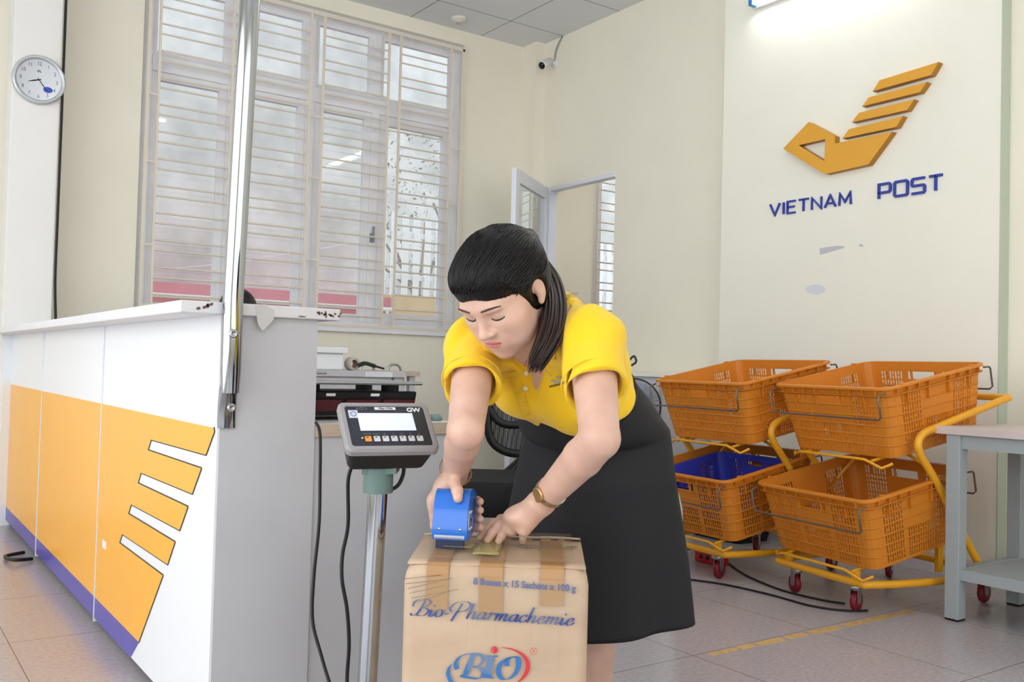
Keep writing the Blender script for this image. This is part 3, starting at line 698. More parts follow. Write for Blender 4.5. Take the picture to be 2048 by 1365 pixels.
lg = MB(); 
for s_ in (-1, 1): ribbon(lg, IPl, [(-.05+s_*.006, .051), (-.05+s_*.012, .0475), (-.05+s_*.006, .044)], lambda i, t: .0006)
lg.tube([IPl(-.05+.0035*math.cos(a), .0475+.0035*math.sin(a), .0005) for a in [2*PI*i/12 for i in range(12)]], .0008, 5, closed=True); lg.build('maker_mark', mat('dim_print', (120, 122, 130), .5), fs)
for k in range(7):
    x = -.050+k*.0185; ky = -.034
    kb = MB(); kb.loft([[IPl(x+a, ky+b, c) for a, b in rrect(.0066, .0068, .0015, 3)] for c in (0, .0014)], smooth=False)
    kb.build('key', mat('orange_key', (240, 150, 60), .4) if k == 0 else mat('pale_key', (206, 204, 210), .4), fs)
    t_ = MB(); t_.box(0, 0, 0, 0, 0, 0) if 0 else None
    t_.prism([IPl(x+a, ky+b, .0015) for a, b in ((-.004, .0045), (.001, .0045), (.001, .0025), (-.004, .0025))], inn*.0003); t_.build('key_print', M_black, fs)
lb = MB(); 
for k, s_ in enumerate(('POWER', 'MODE', 'Q', 'T', 'G-N', 'B', 'C')): text(lb, Plane(IPl(-.050+k*.0185, -.0225), iu, ivv, inn), s_, .0046, align='CENTER')
for k in range(2, 6): lb.prism([IPl(-.050+k*.0185+a, -.041+b-.006) for a, b in ((-.001, 0), (.001, 0), (0, .002))], inn*.0003)
lb.build('key_lettering', mat('dim_print', (120, 122, 130), .5), fs)
MB().lathe(IPl(-.062, -.031), inn, [(.0016, 0), (.0012, .001), (.0001, .0012)], 10).build('status_light', mat('green_led', (190, 230, 120), .4, emis=1.5), fs)
# platform (just below the frame, carries the box)
ba = R_(0)
# ------------------------------------------------------------------ carton on the platform
KP = 1.06
def pat(px, py, d): return at(px, py, d*KP)
ZB = .618                                   # top of the carton
FLc = onZ(807, 1128, ZB); FRc = onZ(1179, 1140, ZB)
bu = (FRc-FLc); bu.z = 0; BW = bu.length; bu.normalize(); bv = Vector((-bu.y, bu.x, 0))    # depth direction
BD = .36
BO = Vector((FLc.x, FLc.y, 0))
bu3 = bu
def BXP(a, b, z): return BO+bu*a+bv*b+Vector((0, 0, z))
# platform under the carton and its link to the column
pc_ = BXP(BW*.42, BD*.5, 0)
MB().obox(pc_+Vector((0, 0, pz-.012)), bu*.22, bv*.26, Vector((0, 0, .010))).build('platform', M_steel, fs, bevel=.004)
MB().obox(pc_+Vector((0, 0, pz-.05)), bu*.19, bv*.22, Vector((0, 0, .026))).build('platform_frame', M_teal, fs, bevel=.003)
base = Vector((bx_-.006, by_-.004, 0)); side = pc_-bu*.18+Vector((0, 0, pz-.055))
m_ = MB(); dlink = Vector((side.x-base.x, side.y-base.y, 0)); c_ = base+dlink*.5+Vector((0, 0, pz-.055)); dn = dlink.normalized()
m_.obox(c_, dn*(dlink.length/2+.03), dn.cross(Vector((0, 0, 1)))*.03, Vector((0, 0, .02))); m_.build('column_bracket', M_teal, fs)
m_ = MB()
for a in (-1, 1):
    for b in (-1, 1): p = pc_+bu*.17*a+bv*.2*b; MB().cyl((p.x, p.y, 0), (p.x, p.y, pz-.07), .018, 12).build('foot', M_black, fs)
MB().cyl((base.x, base.y, 0), (base.x, base.y, .05), .018, 12).build('foot', M_black, fs)

def card_mat():
    m = bpy.data.materials.new('cardboard'); m.use_nodes = True; nt = m.node_tree; b = nt.nodes['Principled BSDF']
    tc = nt.nodes.new('ShaderNodeTexCoord'); n = nt.nodes.new('ShaderNodeTexNoise'); n.inputs['Scale'].default_value = 5; n.inputs['Detail'].default_value = 6
    mp = nt.nodes.new('ShaderNodeMapping'); mp.inputs['Scale'].default_value = (1, 1, 3); nt.links.new(tc.outputs['Object'], mp.inputs[0]); nt.links.new(mp.outputs[0], n.inputs[0])
    rp = nt.nodes.new('ShaderNodeValToRGB'); rp.color_ramp.elements[0].position = .35; rp.color_ramp.elements[1].position = .65
    rp.color_ramp.elements[0].color = (*lin((186, 160, 134)), 1); rp.color_ramp.elements[1].color = (*lin((198, 173, 146)), 1)
    nt.links.new(n.outputs[0], rp.inputs[0]); nt.links.new(rp.outputs[0], b.inputs['Base Color']); b.inputs['Roughness'].default_value = .55
    n2 = nt.nodes.new('ShaderNodeTexNoise'); n2.inputs['Scale'].default_value = 14; nt.links.new(tc.outputs['Object'], n2.inputs[0])
    bp = nt.nodes.new('ShaderNodeBump'); bp.inputs['Strength'].default_value = .35; bp.inputs['Distance'].default_value = .006; nt.links.new(n2.outputs[0], bp.inputs['Height']); nt.links.new(bp.outputs[0], b.inputs['Normal'])
    return m
M_card = card_mat()
M_cardin = mat('cardboard_edge', (120, 92, 66), .8)
ct = thing('cardboard_box', 'tall taped brown carton printed in blue, standing on the platform scale', 'box', (BXP(BW/2, BD/2, pz).x, BXP(BW/2, BD/2, pz).y, pz))
mb = MB(); rings = []
def brr(z, ins, bulge):
    pts = []
    for x, y in rrect(BW/2-ins, BD/2-ins, .022, 4):
        k = 1+bulge*(1-abs(x)/(BW/2))*.0
        yy = y-(bulge*(1-(x/(BW/2))**2) if y < 0 else -bulge*(1-(x/(BW/2))**2))
        pts.append(BXP(BW/2+x, BD/2+yy, z))
    return pts
def bsub(z0, z1, n): return [z0+(z1-z0)*k/n for k in range(n+1)]
for z in bsub(pz, ZB-.035, 10): rings.append(brr(z, 0, .004*math.sin(PI*(z-pz)/(ZB-pz))))
rings.append(brr(ZB-.018, .003, 0)); rings.append(brr(ZB-.006, .010, 0)); rings.append(brr(ZB-.001, .02, 0))
mb.loft(rings, smooth=True); mb.build('carton_body', M_card, ct)
# top flaps, slightly lifted round the seam
sd = .262      # seam position
def flap(name, b0, b1, z0, z1, a0=.006, a1=None, nn=10):
    a1 = a1 or BW-.006; mb = MB(); g = []
    for i in range(nn+1):
        row = []
        for j in range(7):
            a = a0+(a1-a0)*i/nn; t = j/6; b = b0+(b1-b0)*t; z = z0+(z1-z0)*t**2+.0012*math.sin(i*1.7+j)
            row.append(BXP(a, b, z))
        g.append(row)
    vs = [p for r in g for p in r]; mb.add(vs, [(i*7+j, (i+1)*7+j, (i+1)*7+j+1, i*7+j+1) for i in range(nn) for j in range(6)], True)
    return mb.build(name, M_card, ct, solid=.004, soff=0)
flap('top_flap', .014, sd-.003, ZB-.002, ZB+.006); flap('top_flap', BD-.012, sd+.005, ZB-.004, ZB+.010)
# corrugated dark gap of the seam
MB().obox(BXP(BW/2, sd+.001, ZB+.001), bu*(BW/2-.012), bv*.003, Vector((0, 0, .003))).build('seam_edge', M_cardin, ct)
FP = Plane(BXP(0, -.0048, 0), bu, (0, 0, 1), -bv)        # front print plane (a along the width, height in metres)
def fz(px, py):     # pixel on the front face -> (a, z)
    d = ray(px, py); n = bv; t = (FP.o-CAM).dot(n)/d.dot(n); p = CAM+d*t; return ((p-FP.o).dot(bu), p.z)
M_ink = mat('blue_ink', (52, 78, 146), .5); M_inkb = mat('bright_blue_ink', (52, 112, 176), .45); M_inkr = mat('red_ink', (205, 50, 62), .45)
M_tapeb = mat('brown_tape', (172, 132, 88), .3, var=.06, vscale=10)
def cB(x, y): return fz(780+x/4.476, 1060+y/4.476)
# brown tape strips running down the front
for k, (xa, xb, y0, y1) in enumerate(((325, 520, 395, 715), (800, 1012, 360, 760), (1350, 1558, 400, 685))):
    p = [cB(xa, y0), cB(xb, y0), cB(xb-6, y1), cB(xa-6, y1)]; zt = ZB-.012
    q = [(p[0][0], zt), (p[1][0], zt), p[2], p[3]]
    mb = MB(); mb.prism([FP(a, z-(.02 if z == zt else 0), .0002) for a, z in q], FP.n*.0006)
    mb.prism([BXP(q[0][0], .012, ZB+.0022), BXP(q[1][0], .012, ZB+.0022), BXP(q[1][0], sd-.02, ZB+.0075), BXP(q[0][0], sd-.02, ZB+.0075)], (0, 0, .0005))
    rows_ = [[FP(a_, zt-.022, .0009) for a_ in (q[0][0], q[1][0])], [BXP(a_, -.001, ZB-.018) for a_ in (q[0][0], q[1][0])], [BXP(a_, .006, ZB-.004) for a_ in (q[0][0], q[1][0])], [BXP(a_, .0135, ZB+.003) for a_ in (q[0][0], q[1][0])]]
    mb.add([p for r in rows_ for p in r], [(2*i, 2*i+1, 2*i+3, 2*i+2) for i in range(3)])
    mb.build('brown_tape_strip', M_tapeb, ct)
# printed texts
def baseline(p, q): a = cB(*p); b = cB(*q); u = Vector((b[0]-a[0], b[1]-a[1])); return a, u
def tplane(p, q, lift=.0012):
    a, u = baseline(p, q); L = u.length; u.normalize()
    U = FP.u*u.x+FP.v*u.y; V = FP.v*u.x-FP.u*u.y
    return Plane(FP(a[0], a[1], lift), U, V, FP.n), L
pl, L = tplane((745, 487), (1662, 553))
mb = MB(); text(mb, pl, '8 Boxes x 15 Sachets x 100 g', .0175, sx=1, bold=.0006)
wd = max(((v-pl.o).dot(pl.u)) for v in mb.v); mb.v = [pl.o+pl.u*((v-pl.o).dot(pl.u)*L/wd)+pl.v*(v-pl.o).dot(pl.v)+pl.n*(v-pl.o).dot(pl.n) for v in mb.v]
mb.build('contents_print', M_ink, ct)
# script lettering with a broad pen
def circ(cx, cy, rx, ry, a0, a1, n=14): return [(cx+rx*math.cos(R_(a0+(a1-a0)*k/n)), cy+ry*math.sin(R_(a0+(a1-a0)*k/n))) for k in range(n+1)]
def cr2(p, n=6): return [(v.x, v.y) for v in crom([(a, b, 0) for a, b in p], n)]
SG = {
 'B': (1.75, [cr2([(.85, 2.1), (.75, 1.3), (.6, .5), (.35, .05), (0, .0), (-.2, .25)]), cr2([(-.25, 1.2), (-.2, 1.9), (.4, 2.3), (1.1, 2.25), (1.5, 1.9), (1.25, 1.4), (.75, 1.15), (1.3, 1.05), (1.6, .65), (1.3, .1), (.8, 0), (.5, .1)])]),
 'P': (1.9, [cr2([(.95, 2.0), (.8, 1.2), (.6, .3), (.45, -.45)]), cr2([(.1, .8), (-.15, 1.3), (.2, 2.0), (.95, 2.3), (1.6, 2.2), (1.9, 1.75), (1.6, 1.15), (1.1, .9), (.8, .95)])]),
 'i': (.62, [cr2([(.1, .95), (.12, .5), (.12, .12), (.3, 0), (.6, .35)])]),
 'o': (.95, [circ(.42, .5, .36, .5, 60, 430), cr2([(.7, .8), (.85, .75), (.98, .85)])]),
 '-': (.6, [[(.08, .42), (.5, .6)], [(.1, .36), (.52, .54)]]),
 'h': (1.1, [cr2([(.25, 2.1), (.2, 1.2), (.08, 0)]), cr2([(.12, .35), (.35, .85), (.62, .98), (.75, .75), (.68, .3), (.75, 0), (1.05, .3)])]),
 'a': (1.05, [cr2([(.8, .85), (.5, 1), (.15, .7), (.08, .25), (.3, 0), (.6, .3), (.8, .95)]), cr2([(.82, 1), (.74, .4), (.8, .02), (1.05, .3)])]),
 'r': (.8, [cr2([(.1, .75), (.3, 1.0), (.32, .8), (.15, 0)]), cr2([(.24, .45), (.45, .9), (.68, 1.0), (.72, .8)])]),
 'm': (1.6, [cr2([(.05, .8), (.25, 1), (.25, .7), (.1, 0)]), cr2([(.15, .35), (.4, .85), (.62, .98), (.68, .75), (.58, 0)]), cr2([(.62, .35), (.88, .85), (1.1, .98), (1.2, .75), (1.12, .25), (1.25, 0), (1.55, .3)])]),
 'c': (.85, [cr2([(.7, .8), (.5, 1), (.18, .75), (.08, .35), (.3, 0), (.6, .1), (.85, .4)])]),
 'e': (.85, [cr2([(.12, .42), (.5, .55), (.66, .8), (.48, 1), (.2, .75), (.08, .35), (.28, 0), (.6, .08), (.88, .42)])])}
def script(mb, pl, word, L, xh, W=.10, shear=.32):
    tot = sum(SG[c][0] for c in word); s = L/tot; x = 0; k = 0
    for c in word:
        for st in SG[c][1]:
            pts = [((x+a)*s+b*xh*shear, b*xh) for a, b in st]
            ribbon(mb, pl, pts, nibfn(W*xh, 8, .018*xh), 0, .0005)
            k += 1
        if c == 'i': cx, cy = (x+.3)*s+1.45*xh*shear, 1.45*xh; mb.prism([pl(cx+.15*xh*math.cos(a), cy+.15*xh*math.sin(a)) for a in [2*PI*j/12 for j in range(12)]], pl.n*.0005)
        x += SG[c][0]
pl, L = tplane((195, 765), (1690, 862))
mb = MB(); script(mb, pl, 'Bio-Pharmachemie', L*.965, .0140, W=.17); mb.build('script_print', M_ink, ct)
# BIO roundel
def bpts(p): return [cB(x, y) for x, y in p]
pl0 = Plane(FP(0, 0, .0012), FP.u, FP.v, FP.n)
mb = MB()
def stroke(pts, W, ang=0, wmin=.0006, n=6): ribbon(mb, pl0, cr2(bpts(pts), n), nibfn(W, ang, wmin), 0, .0005)
stroke([(745, 1120), (715, 1200), (675, 1290), (640, 1305)], .0055)
stroke([(600, 1250), (590, 1190), (640, 1130), (730, 1110), (815, 1125), (835, 1165), (800, 1215), (750, 1225), (810, 1240), (835, 1285), (800, 1330), (710, 1325), (630, 1310)], .0042, 20)
stroke([(905, 1135), (890, 1220), (880, 1315)], .0062); stroke([(860, 1130), (970, 1133)], .001, 90, .0011); stroke([(835, 1320), (930, 1328)], .001, 90, .0011)
stroke([(1120, 1140), (1060, 1150), (990, 1200), (970, 1270), (1000, 1330), (1060, 1335), (1120, 1290), (1150, 1215), (1140, 1150), (1090, 1140), (1050, 1170), (1045, 1220)], .0048, 10)
# blue crescent at the left
cres = [(555, 1195), (515, 1240), (500, 1290), (520, 1350), (570, 1400), (640, 1440), (590, 1390), (555, 1340), (538, 1290), (540, 1240)]
mb.prism([pl0(*cB(*p)) for p in cres], pl0.n*.0005)
mb.build('roundel_blue_print', M_inkb, ct)
mb = MB(); ce = cB(932, 1076); mb.prism([pl0(ce[0]+.0068*math.cos(a), ce[1]+.0068*math.sin(a)) for a in [2*PI*j/20 for j in range(20)]], pl0.n*.0005)
o_ = [(985, 1053), (1080, 1060), (1170, 1095), (1230, 1150), (1253, 1210), (1240, 1280), (1190, 1340), (1130, 1385)]; i_ = [(1130, 1375), (1180, 1320), (1210, 1260), (1215, 1200), (1195, 1150), (1150, 1105), (1080, 1070)]
A = cr2(bpts(o_), 4); B_ = cr2(bpts(i_[::-1]), 4)
N = 24
def samp(P, n): return [P[min(int(k*(len(P)-1)/(n-1)+.5), len(P)-1)] for k in range(n)]
A, B_ = samp(A, N), samp([A[0]]+B_, N)
for k in range(N-1): mb.prism([pl0(*A[k]), pl0(*A[k+1]), pl0(*B_[k+1]), pl0(*B_[k])], pl0.n*.0005)
rc = cB(1286, 1088); ribbon(mb, pl0, [(rc[0]+.0062*math.cos(R_(a)), rc[1]+.0062*math.sin(R_(a))) for a in range(0, 361, 20)], lambda i, t: .00045, 0, .0005)
text(mb, Plane(pl0(rc[0], rc[1]-.003), pl0.u, pl0.v, pl0.n), 'R', .0085, align='CENTER', h0=0, th=.0005); mb.build('roundel_red_print', M_inkr, ct)
# top side print, clear tape, creases
TP = Plane(BXP(0, 0, ZB+.0075), bu, bv, (0, 0, 1))
mb = MB(); text(mb, Plane(TP(.125, .165, .0006), bu, bv, (0, 0, 1)), 'THIS   SIDE   UP', .026, sx=1.2, bold=.0006); mb.build('top_print', mat('faded_print', (120, 110, 112), .6), ct)
mb = MB()
for a0, a1 in ((.20, .225), (.245, .262), (.285, .30), (.315, .35)): mb.prism([TP(a0, sd-.018, .0005), TP(a1, sd-.018, .0005), TP(a1+.002, sd-.006, .0015), TP(a0, sd-.006, .0015)], (0, 0, .0004))
mb.build('seam_print', mat('dark_print', (58, 50, 70), .5), ct)
M_clear = mat('clear_tape', (226, 212, 184), .06, alpha=.08, bump=1.0, bscale=28, spec=1.0)
M_ytape = mat('yellowish_tape', (206, 196, 130), .15, alpha=.55)
def sheet(name, rows, m):
    mb = MB(); n = len(rows[0]); mb.add([p for r in rows for p in r], [(i*n+j, (i+1)*n+j, (i+1)*n+j+1, i*n+j+1) for i in range(len(rows)-1) for j in range(n-1)], True); return mb.build(name, m, ct, solid=.0003)
rs = np.random.RandomState(2)
def front_sheet(name, a0, a1, z0, z1, m, lift=.0022, na=16, nz=10, amp=.0009):
    rows = []
    for i in range(na+1):
        r = []
        for j in range(nz+1):
            a = a0+(a1-a0)*i/na; z = z0+(z1-z0)*j/nz; r.append(FP(a, z+.003*math.sin(a*60), lift+amp*abs(rs.randn())))
        rows.append(r)
    return sheet(name, rows, m)
front_sheet('clear_tape_band', .012, BW-.006, ZB-.085, ZB-.02, M_clear)
front_sheet('clear_tape_strip', BW*.36, BW*.5, ZB-.20, ZB-.085, M_clear, na=8)
front_sheet('clear_tape_strip', BW*.70, BW*.84, ZB-.19, ZB-.085, M_clear, na=8)
rows = [[BXP(a, b, ZB+.0088+.0008*abs(rs.randn())+(.002 if b > sd-.02 else 0)) for b in bsub(.02, sd+.05, 10)] for a in bsub(.03, .33, 14)]
sheet('clear_tape_top', rows, M_clear)
rows = [[BXP(a+.02*t, .055+t, ZB+.0112+.0004*abs(rs.randn())) for t in bsub(0, sd-.03, 8)] for a in bsub(.128, .18, 4)]
sheet('yellowed_tape_strip', rows, M_ytape)
mb = MB()
for k in range(6):
    a0, z0 = .004+.004*k, ZB-.028-.009*k; mb.tube([FP(a0-.002, z0, .0006), FP(a0+.05+.018*math.sin(k*2)+.02, z0+.010+.006*k*.4, .0008)], .0005, 4)
mb.build('crease_line', M_cardin, ct)

# ------------------------------------------------------------------ tape dispenser
M_dblue = mat('dispenser_blue', (30, 108, 206), .22, coat=.3)
M_dnavy = mat('dispenser_navy', (24, 34, 66), .35)
DB = onZ(899, 1094, ZB+.014)        # blade foot
DW = .0365
q_ = R_(-9); dR = Rh*math.cos(q_)+Fh*math.sin(q_); dF = Fh*math.cos(q_)-Rh*math.sin(q_); dZ = Vector((0, 0, 1))
def DP_(s, x, z): return DB+dR*x+dF*s+dZ*z
td = thing('tape_dispenser', 'blue handheld tape dispenser with silver teeth held on the carton seam', 'dispenser', DB)
prof = cr2([(.000, .014), (-.003, .035), (.002, .065), (.010, .088), (.022, .106), (.045, .111), (.072, .104), (.09, .085), (.096, .06), (.09, .035), (.074, .018)], 5)
def shell_strip(name, pr, hw, th, m):
    mb = MB(); n = len(pr); g = []
    for i in range(n):
        a, b = Vector(pr[max(i-1, 0)]), Vector(pr[min(i+1, n-1)]); t = (b-a).normalized(); nn = Vector((-t.y, t.x))
        p = Vector(pr[i]); g.append((p, nn))
    rings = [[DP_(p.x, -hw, p.y), DP_(p.x, hw, p.y), DP_(p.x-n_.x*th, hw, p.y-n_.y*th), DP_(p.x-n_.x*th, -hw, p.y-n_.y*th)] for p, n_ in g]
    mb.loft(rings, smooth=False); o = mb.build(name, m, td, bevel=.0012, seg=2); 
    return o
shell_strip('strap', prof[:36], DW, -.002, M_dblue)
mb = MB()
for sx in (-1, 1): 
    mb.prism([DP_(a, sx*DW*.93, z) for a, z in prof]+[DP_(.06, sx*DW*.93, .014), DP_(.02, sx*DW*.93, .008)], dR*(-sx*.0025))
mb.build('side_plate', M_dblue, td, bevel=.001)
mb = MB(); mb.prism([DP_(s_+.0018, DW*.935, z) for s_, z in ((.018, .03), (.055, .03), (.06, .05), (.05, .068), (.02, .07), (.014, .05))], dR*.0006); mb.build('side_sticker', M_lam, td)
mb = MB(); 
for pts in ([(.026, .036), (.03, .064)], [(.044, .036), (.048, .064)], [(.028, .049), (.046, .051)]): mb.tube([DP_(a, DW*.955, b) for a, b in pts], .0022, 6)
mb.build('sticker_print', mat('sticker_blue', (24, 44, 120), .4), td)
MB().lathe(DP_(.05, -DW*.75, .058), dR, [(.018, 0), (.036, 0), (.036, DW*1.5), (.018, DW*1.5)], 28, cap=False).build('tape_roll', mat('yellow_clear_tape', (206, 196, 140), .2), td)
mb = MB(); mb.obox(DP_(.0035, 0, .005), dR*DW*.8, dF*.005, dZ*.009); mb.build('blade_guard', M_dnavy, td, bevel=.001)
mb = MB(); n = 22
for k in range(n):
    x0 = -DW*.86+k*(DW*1.72/n); w_ = DW*1.72/n; mb.prism([DP_(-.006, x0, .021), DP_(-.006, x0+w_, .021), DP_(-.006, x0+w_/2, .015)], dF*.001)
mb.obox(DP_(-.0048, 0, .022), dR*DW*.86, dF*.001, dZ*.0016); mb.build('blade_teeth', M_steel, td)
for x in (-.021, .022):
    MB().lathe(DP_(-.0042, x, .036), -dF, [(.0034, 0), (.003, .0015), (.0015, .0024), (.0001, .0025)], 14).build('rivet', M_steel, td)
rows = None
mb = MB(); mb.prism([DP_(-.004, -.012, .001), DP_(-.004, .046, .001), DP_(.03, .046, .001), DP_(.03, -.012, .001)], dZ*.0006); mb.build('tape_tongue', M_ytape, td)
# ------------------------------------------------------------------ perforated crates
CW2, CL2, CH = .338, .312, .305       # half width (across), half length, height
def crate_mesh(name, m):
    mb = MB(); rows = []; z = 0
    def outline(z):
        t = z/CH; return CL2-.034*(1-t)-.012, CW2-.034*(1-t)-.012
    # columns: position around the perimeter
    cols_ = []      # (kind, side, frac) boundary positions; kinds for the cell that follows
    def side_cells(L, groups):
        out = []; x = .0
        for g, (ln_, pat_) in enumerate(groups): out.append((ln_, pat_))
        return out
    # normalised side layout: (fraction of side, pattern)
    lay = [('S', .05), ('H', .255), ('S', .035), ('C', .32), ('S', .035), ('H', .255), ('S', .05)]
    cells = []      # (side, f0, f1, type)
    for sd_ in range(4):
        f = 0
        for ty, fr_ in lay:
            if ty == 'S': cells.append((sd_, f, f+fr_, 'S'))
            else:
                n = 17 if ty == 'H' else 21; w_ = fr_/n
                for k in range(n): cells.append((sd_, f+k*w_, f+(k+1)*w_, 'R' if k % 2 == 0 else (ty+('f' if (k//2) % 2 == 0 else 'h'))))
            f += fr_
        for k in range(4): cells.append((sd_, 1+k/4, 1+(k+1)/4, 'A'))
    rc = .045
    def pos(sd_, f, z):
        a, b = outline(z); hx, hy = a, b
        C = [(hx, -hy), (hx, hy), (-hx, hy), (-hx, -hy)]
        # side 0: x=+hx from -y to +y ; 1: y=+hy from +x to -x ...
        P0 = Vector(C[sd_]); P1 = Vector(C[(sd_+1) % 4]); P2 = Vector(C[(sd_+2) % 4]); d = (P1-P0).normalized(); L = (P1-P0).length
        if f <= 1: p = P0+d*(rc+(L-2*rc)*f)
        else:
            d2 = (P2-P1).normalized(); c = P1-d*rc+d2*rc; an = (f-1)*PI/2; p = c-d2*rc*math.cos(an)+d*rc*math.sin(an)
        return Vector((p.x, p.y, z))
    zr = [0, .012]; ty = ['base']
    z = .012
    for r_ in range(6):
        for dz, k in ((.015, 'h1'), (.006, 'mid'), (.015, 'h2'), (.007, 'rib')): z += dz; zr.append(z); ty.append((k, r_))
    zr.append(CH); ty.append(('rib', 9))
    n = len(cells)
    V = []; 
    for zi, z in enumerate(zr):
        for sd_, f0, f1, t in cells:
            p = pos(sd_, f0, z); V.append(p)
    F = []
    for zi in range(len(zr)-1):
        k = ty[zi]
        for j, (sd_, f0, f1, t) in enumerate(cells):
            hole = False
            if k != 'base' and k[0] in ('h1', 'h2', 'mid') and len(t) == 2:
                hole = (t[1] == 'f') or k[0] != 'mid'
                if t[0] == 'C':
                    if sd_ in (0, 2) and k[1] == 5 : hole = True
                    elif k[1] >= 3: hole = False
            if t in ('R',) and sd_ in (0, 2) and k != 'base' and k[1] == 5 and .36 < (f0+f1)/2 < .64: hole = True
            if not hole: F.append((zi*n+j, zi*n+(j+1) % n, (zi+1)*n+(j+1) % n, (zi+1)*n+j))
    mb.add(V, F, False)
    mb.add([V[j] for j in range(n)], [tuple(range(n))[::-1]])
    # outward rib lines
    for zi, z in enumerate(zr[:-1]):
        if ty[zi] != 'base' and ty[zi][0] == 'rib' and ty[zi][1] < 6:
            out = []
            for sd_ in range(4):
                for f in (0, 1, 1.25, 1.5, 1.75):
                    p = pos(sd_, f, z+.0035); c = Vector((p.x, p.y, 0)); out.append(p+c.normalized()*.002)
            mb.tube(out, .0022, 4, closed=True)
    return mb
def perim(hx, hy, rc, z): return [Vector((x, y, z)) for x, y in rrect(hx, hy, rc, 6)]
def make_crate(name, label, m, mw, group=None, wire=True, sc_=1.0):
    t = thing(name, label, 'crate', group=group)
    crate_mesh(name, m).build('crate_body', m, t, world=False, solid=.003)
    rm = MB()
    a, b = CL2-.012, CW2-.012
    prof = [(-.001, CH-.001), (-.001, CH+.004), (.017, CH+.004), (.019, CH+.001), (.019, CH-.007), (.0165, CH-.007), (.0165, CH-.001)]
    rings = [perim(a+o, b+o, .045+o, z) for o, z in prof]
    rm.loft(rings, cap=False, closed=True, smooth=False)
    prof = [(.001, CH-.030), (.017, CH-.030), (.017, CH-.033), (.001, CH-.033)]
    rm.loft([perim(a+o-.002, b+o-.002, .045+o, z) for o, z in prof], cap=False, closed=True, smooth=False)
    for s_ in (-1, 1):      # stiffening fins under the rim
        for k in range(-4, 5):
            if k == 0: continue
            y = k*b*.21; rm.box(s_*(a+.0), s_*(a+.0165), y-.0015, y+.0015, CH-.032, CH)
            if abs(k) in (1, 3): rm.box(s_*(a-.004), s_*(a+.010), y-.002, y+.002, CH-.085, CH-.03)
            x = k*a*.21; rm.box(x-.0015, x+.0015, s_*(b), s_*(b+.0165), CH-.032, CH)
            if abs(k) in (1, 3): rm.box(x-.002, x+.002, s_*(b-.004), s_*(b+.010), CH-.085, CH-.03)
    for sx in (-1, 1):
        for sy in (-1, 1): rm.box(sx*(a*.72)-.008, sx*(a*.72)+.008, sy*(b-.004), sy*(b+.018), CH+.002, CH+.009)
    rm.build('rim', m, t, world=False)
    if wire:
        for s_ in (-1, 1):
            X = s_*(a+.018); y = b-.004
            for_pts = [(X-s_*.012, -y, CH-.018), (X+s_*.022, -y, CH-.022), (X+s_*.03, -y, CH-.03), (X+s_*.03, -y, CH-.112), (X+s_*.027, -y+.014, CH-.124),
                   (X+s_*.027, y-.014, CH-.124), (X+s_*.03, y, CH-.112), (X+s_*.03, y, CH-.03), (X+s_*.022, y, CH-.022), (X-s_*.012, y, CH-.018)]
            MB().tube(for_pts, .0042, 8).build('wire_bail', mw, t, world=False)
    return t
M_wire = mat('bright_wire', (190, 192, 204), .25, metal=.9); M_wired = mat('dull_wire', (120, 112, 106), .4, metal=.7)

